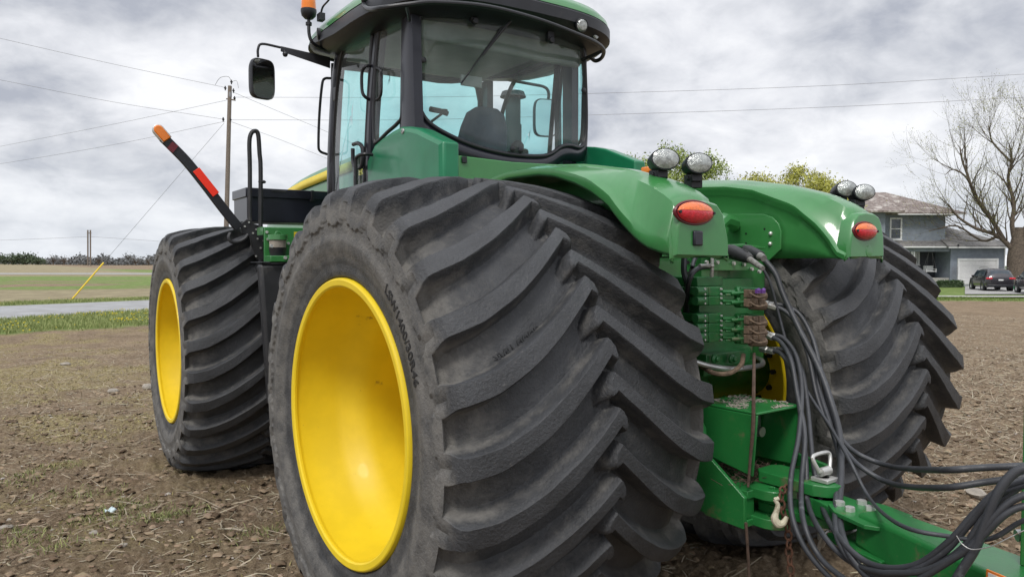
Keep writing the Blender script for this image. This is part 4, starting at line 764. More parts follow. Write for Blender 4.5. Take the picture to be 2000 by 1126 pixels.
tail_lamp(fl_, pL, .106, .042, yF, -1, 1); tail_lamp(fr2, pR, .098, .040, yF, 1, 0)
q = Rp(1362, 465, y=-1.003); mb = MB(); mb.box(q.x-.026, q.x+.026, -1.012, -.99, q.z-.030, q.z+.030); mb.build('plug', 'black_paint', fl_, bevel=.006)
q = Rp(1698, 490, y=-1.003); mb = MB(); mb.lathe([(0, .03), (.003, .028), (.004, .0)], (q.x, -1.0, q.z), (0, -1, 0), 24); mb.build('cap', 'green', fr2)
# oval work lamps on the fenders
def work_lamp(c, foot, tilt, fo, oval=1.28, r=.056, dep=.10, yaw=0):
    c = Vector(c); foot = Vector(foot); dr = Vector((math.sin(yaw)*math.cos(tilt), -math.cos(yaw)*math.cos(tilt), math.sin(tilt))); u = Vector((math.cos(yaw), math.sin(yaw), 0)); v_ = dr.cross(u).normalized()
    if v_.z < 0: v_ = -v_
    mb = MB(); rows = []
    for h, k in ((0, 1.0), (.0, 1.06), (-.012, 1.08), (-.03, 1.06), (-.07, .98), (-.095, .80), (-.105, .5), (-.107, .02)):
        rows.append([c+dr*h*dep/.1+u*(r*oval*k*math.cos(a))+v_*(r*k*math.sin(a)) for a in np.linspace(0, 2*PI, 33)[:-1]])
    mb.grid(rows, True); L_ = mb.build('work_light', 'black', fo, 50)
    mb = MB(); rows = [[c+dr*(.002+.014*(1-k*k))*(dep/.1)+u*(r*oval*k*.97*math.cos(a))+v_*(r*k*.97*math.sin(a)) for a in np.linspace(0, 2*PI, 33)[:-1]] for k in (1., .85, .6, .3, .02)]; mb.grid(rows, True); mb.build('lens', 'lens_clear', L_, 60)
    mb = MB(); b0 = c-dr*.05-v_*r*.8; mid_ = b0.lerp(foot, .5)
    mb.obox(b0.lerp(foot, .25), u, dr, v_, .022, .026, .028); mb.obox(foot.lerp(b0, .3), u, (0, 1, 0), (0, 0, 1), .026, .022, .03); mb.cyl(foot.lerp(b0, .55)-u*.034, foot.lerp(b0, .55)+u*.034, .01, None, 8); mb.build('bracket', 'black', L_, bevel=.003); 
    mb = MB(); mb.tube([c-dr*.09, c-dr*.11-v_*.03, foot-dr*.06+Vector((0, 0, .02)), foot-dr*.05-Vector((0, 0, .01))], .005, 6, 5); mb.build('cable', 'black', L_); return L_
for (px, py, fx, fy, yy, fo, ov, rr1) in ((1300, 310, 1283, 352, -.80, fl_, 1.30, .043), (1366, 318, 1352, 361, -.80, fl_, 1.26, .043)):
    work_lamp(Rp(px, py, y=yy), Rp(fx, fy, y=yy+.055), .12, fo, ov*1.05, rr1, .10, -.48)
for (px, py, fx, fy, yy) in ((1654, 368, 1633, 398, -.70), (1689, 375, 1668, 405, -.78)):
    work_lamp(Rp(px, py, y=yy), Rp(fx, fy, y=yy+.05), .12, fr2, 1.3, .042, .12, -.62)
mb = MB(); c_ = Rp(1273, 333, y=-.55); mb.box(c_.x-.022, c_.x+.022, -.55, -.50, c_.z-.012, c_.z+.018); o = mb.build('side_marker', 'orange', fl_, bevel=.006); mb = MB(); mb.box(c_.x-.03, c_.x+.006, -.545, -.50, c_.z-.04, c_.z-.013); mb.build('marker_foot', 'dark_red', o, bevel=.004)
# inner bracket plate on right fender, bolts
mb = MB(); xx = .435; P = [Rp(px, py, x=xx) for px, py in ((1405, 418), (1490, 418), (1508, 424), (1520, 436), (1525, 452), (1524, 487), (1502, 508), (1400, 508))]; mb.prism(P, (.012, 0, 0)); pl_ = mb.build('fender_bracket', 'green', fr2, bevel=.002)
mb = MB(); [mb.ball(Rp(px, py, x=xx-.003), .011, 10) for px, py in ((1505, 456), (1504, 476))]; mb.build('bolt', 'zinc', pl_)
mb = MB(); [mb.cyl(Rp(px, py, x=xx-.001), Rp(px, py, x=xx-.001)+Vector((.01, 0, 0)), .006, None, 10) for px, py in ((1457, 456), (1457, 475), (1493, 447))]; mb.build('bolt_hole', 'label_black', pl_)
mb = MB(); mb.tube([Rp(1402, 440, x=.1), Rp(1415, 428, x=.2), Rp(1432, 434, x=.30), Rp(1433, 442, x=.43)], .035, 8); mb.build('cross_tube', 'green', TR)

# ---- rear frame and hydraulics
mb = MB(); mb.box(-.33, .33, -.28, 2.0, .62, 1.35); mb.box(-.36, .36, -.42, .5, 1.15, 1.68); mb.box(-.42, .42, .3, 1.9, 1.6, 1.9); mb.build('rear_frame', 'green_dirty', TR, bevel=.02)
mb = MB(); mb.cyl((-TH+.1, 0, HCR), (TH-.1, 0, HCR), .17, None, 24); mb.lathe([(-.35, .22), (0, .33), (.35, .22)], (0, 0, HCR), (1, 0, 0), 28); mb.build('axle', 'green_dirty', TR)
YP = -.52
def bx_px(mb, px0, px1, py0, py1, y, dep):     # box whose rear face (at y) covers a photo rectangle
    a = Rp(px0, py0, y=y); b_ = Rp(px1, py1, y=y); mb.box(a.x, b_.x, y, y+dep, b_.z, a.z); return mb
mb = MB(); bx_px(mb, 1285, 1492, 488, 700, YP, .03); mb.build('valve_mount_plate', 'green', TR, bevel=.004)
mb = MB(); bx_px(mb, 1370, 1402, 480, 545, YP-.06, .05); P = [Rp(px, py, y=-.62) for px, py in ((1400, 497), (1478, 497), (1490, 528), (1390, 528))]; mb.prism(P, (0, .015, 0)); mb.prism([Rp(px, py, y=-.66) for px, py in ((1398, 478), (1452, 476), (1495, 482), (1495, 486), (1452, 483))], (0, .12, 0)); mb.build('connector_bracket', 'green', TR, bevel=.003)
mb = MB()
for px, py in ((1379, 512), (1400, 512), (1432, 514), (1452, 516), (1467, 525), (1482, 530), (1343, 500), (1352, 516)): mb.bolt(Rp(px, py, y=-.625), (0, -1, 0), .010, .01)
mb.build('frame_bolt', 'zinc', TR)
mb = MB(); [mb.cyl(Rp(px, py, y=YP-.001), Rp(px, py, y=YP-.004), .009, None, 10) for px, py in ((1344, 512), (1344, 533), (1348, 528))]; mb.build('frame_hole', 'label_black', TR)
# valve stack: five slices, each with end caps, spool body, coupler
hy = MB(); bx_px(hy, 1366, 1470, 545, 690, -.60, .10); bx_px(hy, 1362, 1412, 541, 558, -.68, .18); stack = hy.build('valve_stack', 'green_dirty', TR, bevel=.004)
rowsY = ((569, 'p'), (587, 'c'), (621, 'o'), (640, 'c'), (658, 'c')); HOSE_START = []
for i, (py, k) in enumerate(rowsY):
    mb = MB(); a = Rp(1357, py, y=-.74); mb.cyl(a, a+Vector((.06, 0, -.001)), .022, None, 20); bx_px(mb, 1372, 1384, py-8, py+8, -.755, .14); bx_px(mb, 1385, 1410, py-8.5, py+8, -.75, .14); s_ = mb.build('valve_slice', 'green_dirty', TR, bevel=.003)
    mb = MB(); [mb.bolt(Rp(px, py+dy, y=-.757), (0, -1, 0), .005, .006) for px in (1376, 1408) for dy in (-5, 5)]; mb.build('bolt', 'zinc', s_)
    mb = MB(); a = Rp(1410, py+1, y=-.72); b_ = Rp(1490, py+3, y=-.82); c_ = a.lerp(b_, .3); d = a.lerp(b_, .62); mb.tube([a, c_, c_.lerp(d, .1), d], [.010, .012, .028, .030], 12); mb.obox(d, (b_-a), (0, 0, 1), (b_-a).cross(Vector((0, 0, 1))), .045, .024, .03); mb.tube([Rp(1428, py+4, y=-.80), Rp(1468, py+2, y=-.84)], [.009, .006], 8); mb.tube([a+Vector((0, -.02, -.012)), c_+Vector((0, -.02, -.01))], .006, 6); cpl = mb.build('coupler', 'green_dirty', s_, bevel=.003)
    mb = MB(); e_ = Rp(1478, py+3, y=-.82); f_ = Rp(1497, py+5, y=-.84)
    bx_px(mb, 1463, 1469, py-4, py+12, -.875, .03); bx_px(mb, 1473, 1481, py-3, py+5, -.86, .035); bx_px(mb, 1484, 1495, py-4, py+9, -.86, .03); mb.tube([Rp(1466, py+8, y=-.83), Rp(1492, py+9, y=-.835)], .024, 10); mb.tube([Rp(1464, py+3, y=-.88), Rp(1480, py+11, y=-.90), Rp(1498, py+8, y=-.885)], .006, 6, 4); mb.build('coupler_socket', 'dirty_brown', cpl, bevel=.004)
    if k == 'p':
        mb = MB()
        for px in (1480, 1490):
            a = Rp(px, py-1, y=-.885); mb.obox(a, (1, 0, 0), (0, 1, 0), (0, 0, 1), .012, .006, .010); mb.ball(a+Vector((0, -.004, .004)), .013, 10, (1, .5, .8))
        mb.build('coupler_flap', 'purple', cpl)
mb = MB(); [mb.lathe([(0, .022), (.012, .022), (.014, .012), (.03, .012), (.03, 0)], Rp(px, 700, y=-.70), (0, -1, 0), 16) for px in (1394, 1428)]; bx_px(mb, 1380, 1465, 692, 708, -.68, .1); bx_px(mb, 1375, 1470, 713, 722, -.60, .1); mb.build('lower_manifold', 'green_dirty', TR, bevel=.004)
mb = MB(); mb.tube([Rp(1345, 702, x=-.30), Rp(1385, 714, y=-.72), Rp(1430, 720, y=-.76), Rp(1470, 716, y=-.72), Rp(1489, 711, y=-.66), Rp(1486, 702, y=-.60), Rp(1470, 697, y=-.5)], .013, 10, 6); mb.build('steel_pipe', 'steel', TR)
mb = MB(); mb.tube([Rp(1452, 692, y=-.78), Rp(1447, 712, y=-.80), Rp(1425, 728, y=-.80), Rp(1395, 728, y=-.76), Rp(1370, 715, y=-.66)], .011, 8, 6); mb.build('drain_hose', 'dirty_brown', TR)
mb = MB(); mb.tube([Rp(1337, 495, y=-.62), Rp(1336, 530, y=-.64), Rp(1343, 560, y=-.66), Rp(1340, 600, y=-.62), Rp(1342, 650, y=-.56)], .014, 8, 6); mb.tube([Rp(1388, 519, y=-.70), Rp(1360, 526, y=-.72), Rp(1346, 548, y=-.72), Rp(1341, 590, y=-.66), Rp(1345, 640, y=-.58)], .012, 8, 6); mb.tube([Rp(1366, 493, y=-.6), Rp(1356, 508, y=-.64), Rp(1352, 522, y=-.68)], .010, 8, 4); mb.build('frame_hose', 'black', TR)
mb = MB(); mb.tube([Rp(1391, 498, y=-.70), Rp(1391, 512, y=-.71), Rp(1390, 540, y=-.70)], .009, 8); mb.tube([Rp(1366, 519, y=-.72), Rp(1386, 519, y=-.71)], .009, 8); mb.ball(Rp(1391, 500, y=-.70), .013, 8); mb.ball(Rp(1390, 519, y=-.705), .014, 8); mb.build('pipe_fitting', 'steel', TR)
P = [Rp(px, py, y=-.5) for px, py in ((1345, 605), (1362, 607), (1358, 611), (1345, 611))]; MB().prism(P, (0, .05, 0)).build('tab', 'zinc', TR)
# electric sockets and their plugs
so = MB(); a, b_ = Rp(1415, 496, y=-.72), Rp(1402, 494, y=-.70); so.lathe([(0, .016), (.012, .020), (.02, .02), (.021, .008), (.015, 0)], Rp(1413, 496, y=-.74), Rp(1405, 497, y=-.80)-Rp(1413, 496, y=-.74), 16); so.build('round_switch', 'steel', TR)
c1 = MB(); c1.tube([Rp(1424, 490, y=-.72), Rp(1428, 491, y=-.76), Rp(1460, 503, y=-.86), Rp(1466, 506, y=-.88)], [.030, .034, .026, .018], 12); c1.obox(Rp(1444, 488, y=-.80), Rp(1462, 494, y=-.86)-Rp(1430, 484, y=-.76), (0, 0, 1), (1, 1, 0), .05, .007, .03); c1.build('electric_plug', 'black_dusty', TR, bevel=.003)
c1 = MB(); c1.tube([Rp(1456, 488, y=-.66), Rp(1462, 490, y=-.70), Rp(1486, 500, y=-.80)], [.026, .03, .024], 12); c1.obox(Rp(1478, 490, y=-.76), Rp(1492, 496, y=-.82)-Rp(1464, 486, y=-.70), (0, 0, 1), (1, 1, 0), .035, .007, .025); c1.build('electric_plug', 'black_dusty', TR, bevel=.003)
c1 = MB(); c1.tube([Rp(1462, 505, y=-.87), Rp(1490, 524, y=-.97)], [.015, .011], 12); c1.tube([Rp(1484, 500, y=-.80), Rp(1492, 504, y=-.83)], [.020, .016], 12); c1.build('plug_sleeve', 'plug_grey', TR)
# ---- PTO guard, drawbar frame
mb = MB(); t_ = .012; y0, y1 = -.94, -.60; zt = 1.035
mb.box(-.165, .165, y0, y1, zt-t_, zt); mb.prism([(-.165, y0, zt-t_-.0005), (-.165, y1, zt-t_-.0005), (-.165, y1, .80), (-.165, y0+.02, .745)], (t_, 0, 0)); mb.prism([(.165, y0, zt-t_-.0005), (.165, y1, zt-t_-.0005), (.165, y1, .74), (.165, y0+.02, .75)], (-t_, 0, 0)); mb.box(-.15, .15, y1-.02, y1-.005, .7, zt-.015); mb.build('pto_guard', 'green_hitch', TR, bevel=.004)
mb = MB(); mb.cyl((.045, -.62, .90), (.045, -.82, .90), .024, None, 20)
for k in range(12): a = 2*PI*k/12; mb.box(.045+.024*math.cos(a)-.002, .045+.024*math.cos(a)+.002, -.80, -.70, .90+.024*math.sin(a)-.002, .90+.024*math.sin(a)+.002)
mb.lathe([(0, .03), (.04, .045), (.05, .02), (.06, 0)], (.10, -.70, .925), (0, -1, 0), 20); mb.build('pto_shaft', 'steel', TR)
mb = MB(); mb.tube([(.10, -.68, .99), (.11, -.72, .98), (.115, -.74, .94)], .008, 6, 4); mb.build('pto_latch', 'label_yellow', TR)
for s, pts in ((-1, [(-.45, 1.05), (-.62, 1.05), (-.70, .93), (-.71, .82), (-.93, .665), (-.93, .525), (-.72, .53), (-.60, .60), (-.45, .62)]), (1, [(-.45, 1.0), (-.66, .93), (-.80, .80), (-1.05, .765), (-1.05, .66), (-.60, .60), (-.45, .62)])):
    mb = MB(); mb.prism([(s*.235, y, z) for y, z in pts], (-s*.022, 0, 0)); fp = mb.build('drawbar_side_plate', 'green_hitch', TR, bevel=.003)
    if s < 0:
        mb = MB(); mb.box(-.262, -.236, -.665, -.50, .62, 1.0); mb.build('bolted_flange', 'green_hitch', fp, bevel=.003); mb = MB(); [mb.bolt((-.262, y, z), (-1, 0, 0), .016, .012) for y, z in ((-.61, .93), (-.56, .83), (-.62, .73), (-.52, .66))]; mb.build('bolt', 'zinc', fp)
mb = MB(); mb.box(-.212, .212, -.93, -.50, .655, .69); mb.box(-.212, .212, -.93, -.50, .53, .56); mb.box(-.212, -.15, -.92, -.80, .5605, .6545); mb.build('drawbar_support', 'green_hitch', TR, bevel=.003)
mb = MB(); [mb.bolt(p, (0, 0, 1), .022, .018) for p in ((-.10, -.80, .690), (-.02, -.85, .690), (.06, -.78, .690))]; mb.build('support_bolt', 'green_hitch', TR)
mb = MB()
for i in range(420): x, y = random.gauss(-.02, .09), random.uniform(-.90, -.62); a = random.uniform(0, 6.28); l = random.uniform(.02, .07); z = .70+random.random()*.05*(1-abs(x)/.25); mb.tube([(x, y, z), (x+l*math.cos(a), y+l*math.sin(a), z+random.uniform(-.01, .03))], .0016, 3)
mb.build('trapped_straw', 'twine', TR, merge=False)['kind'] = 'stuff'
mb = MB()
for i in range(500):
    x, y = random.uniform(-.15, .155), random.uniform(-.93, -.62)
    if float(vnoise(np.array(x*14), np.array(y*14), 4)) < .48: continue
    a = random.uniform(0, 6.28); l = random.uniform(.004, .03); mb.tube([(x, y, zt+.002), (x+l*math.cos(a), y+l*math.sin(a), zt+.005)], .002, 3)
mb.build('chaff', 'stone', TR, merge=False)['kind'] = 'stuff'
# clevis drawbar (two prongs with holes) and hitch pin
def ringplate(mb, c, ri, ro, z0, z1, n=28, y_back=None, hw=None):
    vs = []; 
    for i in range(n):
        a = 2*PI*i/n; cs, sn = math.cos(a), math.sin(a); ox, oy = ro*cs, ro*sn
        if y_back is not None and sn > 0: m_ = max(abs(cs)/1., 1e-6); ox = hw*(1 if cs > .35 else -1 if cs < -.35 else cs/.35); oy = y_back*(sn if abs(cs) > .35 else 1)
        for z in (z0, z1): vs.append((c[0]+ri*cs, c[1]+ri*sn, z)); vs.append((c[0]+ox, c[1]+oy, z))
    fs = []
    for i in range(n): j = (i+1) % n; a, b_ = 4*i, 4*j; fs += [(a, a+1, b_+1, b_), (a+2, b_+2, b_+3, a+3), (a, b_, b_+2, a+2), (a+1, a+3, b_+3, b_+1)]
    mb.add(vs, fs)
mb = MB(); ringplate(mb, (0, -1.165), .026, .075, .705, .755, 28, .30, .085); ringplate(mb, (0, -1.165), .026, .08, .575, .615, 28, .30, .085); ringplate(mb, (-.10, -.985), .022, .065, .655, .70, 24, .1, .07); ringplate(mb, (-.10, -.985), .022, .065, .53, .575, 24, .1, .07); mb.box(-.085, .085, -.98, -.70, .616, .70); mb.build('drawbar', 'green_hitch', TR, bevel=.004)
mb = MB(); mb.cyl((0, -1.165, .50), (0, -1.165, .775), .024, None, 20); mb.box(-.04, .045, -1.205, -1.125, .757, .775); pn = mb.build('hitch_pin', 'zinc', TR, bevel=.003)
mb = MB(); mb.cyl((-.03, -1.165, .80), (.035, -1.165, .80), .019, None, 16); mb.tube([(-.036, -1.165, .80), (-.062, -1.15, .855), (-.045, -1.145, .872), (.045, -1.145, .872), (.066, -1.15, .855), (.04, -1.165, .80)], .0085, 8, 3); mb.build('pin_handle', 'zinc', pn)
# ================================================================ FRONT FRAME: cab, hood, deck  (all built in the front frame's own axes)
def FMB(): return MB(FR)
def yR(x): return 1.15-.15*(1-min(1, (x/.70)**2))          # curved rear window surface
def RG(px, py, off=0.):      # point on the rear window
    y = 1.05
    for _ in range(8): p = Fp(px, py, y=y); y = yR(p.x)+off
    return p
def xS(y): return -.70-.075*max(0, 1-((y-1.85)/.75)**2)    # curved left side surface
def SG(px, py, off=0.):
    x = -.76
    for _ in range(8): p = Fp(px, py, x=x); x = xS(p.y)-off
    return p
def pane(outline, surf, name, parent, m='glass', solid=.006):    # curved pane filling a closed outline
    P = cr_spline(outline+[outline[0]], 4)[:-1]; c = sum(P, Vector())/len(P); mb = FMB(); rows = []
    for k in (1., .85, .68, .5, .32, .16, .02): rows.append([surf(c+(p-c)*k) for p in P])
    mb.grid(rows, True); return mb.build(name, m, parent, 80, solid=solid)
def frame_tube(outline, r, name, m, parent, n=8, k=4):
    P = cr_spline(outline+[outline[0]], k)[:-1]; mb = FMB(); mb.tube(P, r, n, closed=True, caps=False); return mb.build(name, m, parent, 60)
CAB = bpy.data.objects.new('cab', None); COL.objects.link(CAB); CAB.parent = TR
surfR = lambda p: Vector((p.x, yR(p.x), p.z)); surfS = lambda p: Vector((xS(p.y), p.y, p.z)); surfSr = lambda p: Vector((-xS(p.y), p.y, p.z))
rgo = [RG(*p) for p in ((830, 14), (819, 40), (817, 120), (817, 190), (824, 220), (845, 245), (890, 270), (940, 289), (1000, 302), (1055, 305), (1078, 299), (1095, 287), (1112, 284), (1132, 288), (1142, 275), (1145, 235), (1143, 150), (1137, 90), (1120, 68), (1060, 48), (980, 30), (900, 17), (860, 11))]
rw = pane(rgo, surfR, 'rear_window', CAB); frame_tube(rgo, .014, 'window_seal', 'black', rw)
# rear surround: panels between glass and posts, built as rings outwards
cR = sum(rgo, Vector())/len(rgo)
def rear_ring(P):
    o = []
    for p in cr_spline(P+[P[0]], 4)[:-1]:
        d = p-cR; x = max(-.745, min(.672, p.x+(.05 if d.x < 0 else .012)*math.copysign(1, d.x)*min(1, abs(d.x)/.4))); z = p.z
        z = p.z+(.10 if d.z > 0 else -.10)*min(1, abs(d.z)/.3); o.append(Vector((x, yR(x)+.012, z)))
    return o
inner = [p+Vector((0, .012, 0)) for p in cr_spline(rgo+[rgo[0]], 4)[:-1]]; mb = FMB(); mb.grid([inner, rear_ring(rgo)], True); mb.build('rear_frame_panel', 'black_paint', CAB, 40, solid=.03)
# left side: door with its glass, quarter window, posts
dgo = [SG(*p) for p in ((674, 84), (700, 62), (722, 50), (728, 56), (726, 100), (720, 200), (715, 300), (712, 372))]+[Fp(708, 410, x=-.76), Fp(655, 420, x=-.70)]+[SG(*p) for p in ((653, 385), (652, 300), (657, 200), (664, 130))]
DOOR = pane(dgo, surfS, 'door', CAB); frame_tube(dgo, .016, 'door_frame', 'black', DOOR)
qgo = [SG(*p) for p in ((744, 42), (765, 28), (790, 17), (792, 40), (789, 130), (786, 220), (777, 240), (757, 258), (738, 276), (731, 272), (731, 200), (737, 100))]
qw = pane(qgo, surfS, 'quarter_window', CAB); frame_tube(qgo, .013, 'window_seal', 'black', qw)
def post(pts, w0, w1, name='cab_post', dx=0., m='black_paint'):   # flat post following side surface
    P = cr_spline(pts, 5); mb = FMB(); rows = []
    for i, p in enumerate(P): f_ = i/(len(P)-1); w_ = w0+(w1-w0)*f_; rows.append([Vector((p.x, p.y-w_, p.z)), Vector((p.x-.012, p.y-w_*.6, p.z)), Vector((p.x-.012, p.y+w_*.6, p.z)), Vector((p.x, p.y+w_, p.z)), Vector((p.x+.06, p.y+w_, p.z)), Vector((p.x+.06, p.y-w_, p.z))])
    mb.grid(rows, True); return mb.build(name, m, CAB, 40)
ap = [Fp(px, py, x=x) for px, py, x in ((662, 95, -.70), (653, 150, -.70), (647, 250, -.70), (644, 330, -.69), (645, 400, -.68))]; post(ap, .045, .05)
post([SG(739, 38), SG(731, 120), SG(723, 220), SG(720, 300), Fp(719, 400, x=-.76)], .028, .032)
pp_ = [Vector((-.728, 1.20, z)) for z in (3.28, 3.1, 2.9, 2.7, 2.52, 2.40)]; post(pp_, .070, .12)
# mirror images of side structures on the right
def mirx(L): return [Vector((-p.x, p.y, p.z)) for p in L]
dr = pane(mirx(dgo), surfSr, 'right_window', CAB, 'glass_far'); frame_tube(mirx(dgo), .018, 'window_seal', 'black', dr); qr = pane(mirx(qgo), surfSr, 'quarter_window', CAB, 'glass_far'); frame_tube(mirx(qgo), .014, 'window_seal', 'black', qr)
for L_, w_ in (([Vector((-.74, 2.58, z)) for z in (3.28, 2.6, 1.95)], .07), ([p+Vector((.035, .12, 0)) for p in pp_], .055)):
    P = mirx(L_); mb = FMB(); rows = [[Vector((p.x, p.y-w_, p.z)), Vector((p.x, p.y+w_, p.z)), Vector((p.x-.06, p.y+w_, p.z)), Vector((p.x-.06, p.y-w_, p.z))] for p in P]; mb.grid(rows, True); mb.build('cab_post', 'black_paint', CAB, 40)
mb = FMB(); mb.tube([Vector((.77, 1.62, 3.2)), Vector((.78, 1.62, 2.6)), Vector((.77, 1.62, 2.1))], .03, 6); mb.build('cab_post', 'black_paint', CAB)
# front windshield and its frame
wf = [Vector((x, 2.62+.10*(1-(x/.7)**2), z)) for x, z in ((-.66, 3.24), (-.3, 3.27), (.3, 3.27), (.66, 3.24), (.66, 2.6), (.64, 2.15), (0, 2.1), (-.64, 2.15), (-.66, 2.6))]
ws = pane(wf, lambda p: Vector((p.x, 2.62+.10*(1-(p.x/.7)**2), p.z)), 'windshield', CAB, 'glass_far'); frame_tube(wf, .03, 'windshield_frame', 'black', ws)
# cab body below the glass, floor, headliner
mb = FMB(); mb.box(-.68, .68, 1.12, 2.6, 1.93, 2.02); mb.build('floor', 'inner_dark', CAB)
mb = FMB(); mb.box(-.66, .66, 1.22, 2.62, 3.285, 3.32); mb.box(-.64, .64, 1.17, 1.23, 3.10, 3.28); mb.build('headliner', 'liner', CAB, bevel=.03)
mb = FMB()   # lower rear wall (green) under the rear window
P = [Fp(px, py, y=.97) for px, py in ((893, 303), (1000, 316), (1105, 322), (1130, 400), (893, 400))]; mb.prism(P, (0, .15, 0)); mb.build('lower_rear_panel', 'green', CAB, bevel=.006)
mb = FMB(); mb.box(-.70, .68, 1.1, 2.55, 1.90, 2.14); mb.box(-.66, .64, 1.0, 1.15, 1.9, 2.3); mb.build('cab_base', 'black_paint', CAB, bevel=.02)
def corner_panel(sx):
    pts = [Fp(px, py, x=-.77) for px, py in ((721, 400), (720, 312), (733, 283), (748, 270), (768, 256), (785, 247), (802, 247), (820, 251), (868, 276), (869, 400))]
    mb = FMB(); a = [Vector((sx*p.x, p.y, p.z)) for p in pts]; in1 = [Vector((sx*-.79, (p.y-1.2)*.94+1.2, (p.z-2.2)*.90+2.2)) for p in pts]; back = [Vector((sx*-.675, p.y+.0, p.z)) for p in pts]
    n = len(pts); mb.grid([back, a, in1], True); mb.add(in1, [tuple(range(n))]); mb.add(back, [tuple(range(n))]); return mb.build('corner_panel', 'teal', CAB, 30, bevel=.012, seg=3)
cp = corner_panel(-1 if False else 1); cp2 = corner_panel(-1)
mb = FMB(); mb.lathe([(0, .018), (.006, .016), (.008, .006)], Fp(787, 256, x=-.79), (-1, 0, 0), 12); mb.build('panel_lock', 'steel', cp)
mb = FMB(); a = Fp(906, 312, y=.968); mb.box(a.x-.018, a.x+.018, .958, .968, a.z-.02, a.z+.02); mb.build('rubber_stop', 'black', CAB, bevel=.003)
mb = FMB(); [mb.bolt(Fp(px, py, x=-.728), (-1, 0, 0), .008, .006) for px, py in ((795, 184), (795, 198), (795, 212), (802, 236))]; mb.build('post_bolt', 'black', CAB)
# roof
def rrect(hx, y0, y1, n=2.6+1.2, bow=.0, N=72):
    cy = (y0+y1)/2; hy = (y1-y0)/2; o = []
    for i in range(N):
        a = 2*PI*i/N; c, s = math.cos(a), math.sin(a); x = hx*math.copysign(abs(c)**(2/n), c); y = cy+hy*math.copysign(abs(s)**(2/n), s); o.append((x, y))
    return o
def roof_rows(L): return [[Vector((x, y, z+.03*(1-(x/.95)**2)+(.12*float(sst(1.9, 2.95, y)) if z < 3.3 else 0))) for x, y in rrect(hx, y0, y1)] for hx, y0, y1, z in L]
mb = FMB(); mb.grid(roof_rows([(.70, 1.16, 2.70, 3.20), (.80, 1.02, 2.80, 3.195), (.90, .88, 2.93, 3.22), (.935, .84, 2.96, 3.255), (.935, .84, 2.96, 3.325), (.92, .86, 2.95, 3.345)]), True); ROOF = mb.build('roof', 'black', CAB, 40)
mb = FMB(); R = roof_rows([(.93, .85, 2.96, 3.340), (.925, .86, 2.95, 3.375), (.89, .90, 2.91, 3.42), (.80, 1.0, 2.8, 3.455), (.55, 1.25, 2.55, 3.48), (.05, 1.85, 1.95, 3.49)]); mb.grid(R, True); mb.build('roof_shell', 'green', ROOF, 50)
def roof_lamp(px, py, y=None, x=None, d=(0, -1, 0), r=.045):
    c = Fp(px, py, y=y, x=x); mb = FMB(); mb.lathe([(-.04, .0), (-.035, r*.9), (0, r*1.08), (.006, r*1.0)], c, d, 24); o = mb.build('roof_light', 'black', ROOF); mb = FMB(); mb.lathe([(.0, r*.98), (.012, r*.7), (.016, 0)], c, d, 24); mb.build('lens', 'lens_clear', o)
roof_lamp(1137, 50, y=.835, d=(-.1, -1, -.15), r=.044); roof_lamp(1163, 67, y=.93, d=(.35, -1, -.1), r=.042); roof_lamp(622, 68, x=-.93, d=(-.9, .4, -.1), r=.045); roof_lamp(1088, 48, y=.86, d=(.0, -1, -.1), r=.002)
# guard rail bar behind the roof
barp = [Fp(709, -4, x=-.93), Fp(712, 12, x=-.93), Fp(722, 18, y=1.05), Fp(745, 16, y=.86), Fp(800, 9, y=.76), Fp(850, 5, y=.72), Fp(950, 13, y=.68), Fp(1050, 38, y=.70), Fp(1130, 68, y=.76), Fp(1165, 84, y=.84), Fp(1179, 98, y=.95), Fp(1175, 113, y=1.08), Fp(1163, 119, y=1.14), Fp(1153, 112, y=1.13)]
mb = FMB(); mb.tube(barp, .014, 10, 6); mb.tube([Fp(1135, 118, y=1.12), Fp(1174, 101, y=.96)], .012, 8); mb.tube([Fp(800, 40, y=1.1), Fp(793, 8, y=.78)], .010, 8); mb.build('guard_bar', 'black', ROOF)
for px, py in ((925, 30), (1074, 68)): mb = FMB(); a = RG(px, py, -.03); mb.obox(a, (1, 0, 0), (0, 1, 0), (0, 0, 1), .026, .018, .045); mb.cyl(a+Vector((0, 0, -.04)), a+Vector((0, -.03, -.04)), .022, None, 12); mb.build('window_hinge', 'black', rw, bevel=.005)

mb = FMB(); [mb.lathe([(0, .018), (.012, .018), (.016, .010), (.017, 0)], RG(px, py, -.008), (0, -1, 0), 14) for px, py in ((826, 118), (1139, 177), (1000, 291), (1016, 293))]; mb.build('window_knob', 'black', rw)
mb = FMB(); mb.tube([RG(1003, 35, -.05), RG(985, 55, -.04), RG(943, 108, -.03)], [.010, .009, .006], 6); a, b_ = RG(978, 56, -.02), RG(901, 163, -.015); mb.tube([a, b_], .006, 5); mb.tube([a+Vector((.006, -.01, .012)), b_+Vector((.006, -.01, .012))], .004, 5); mb.build('wiper', 'black', rw)
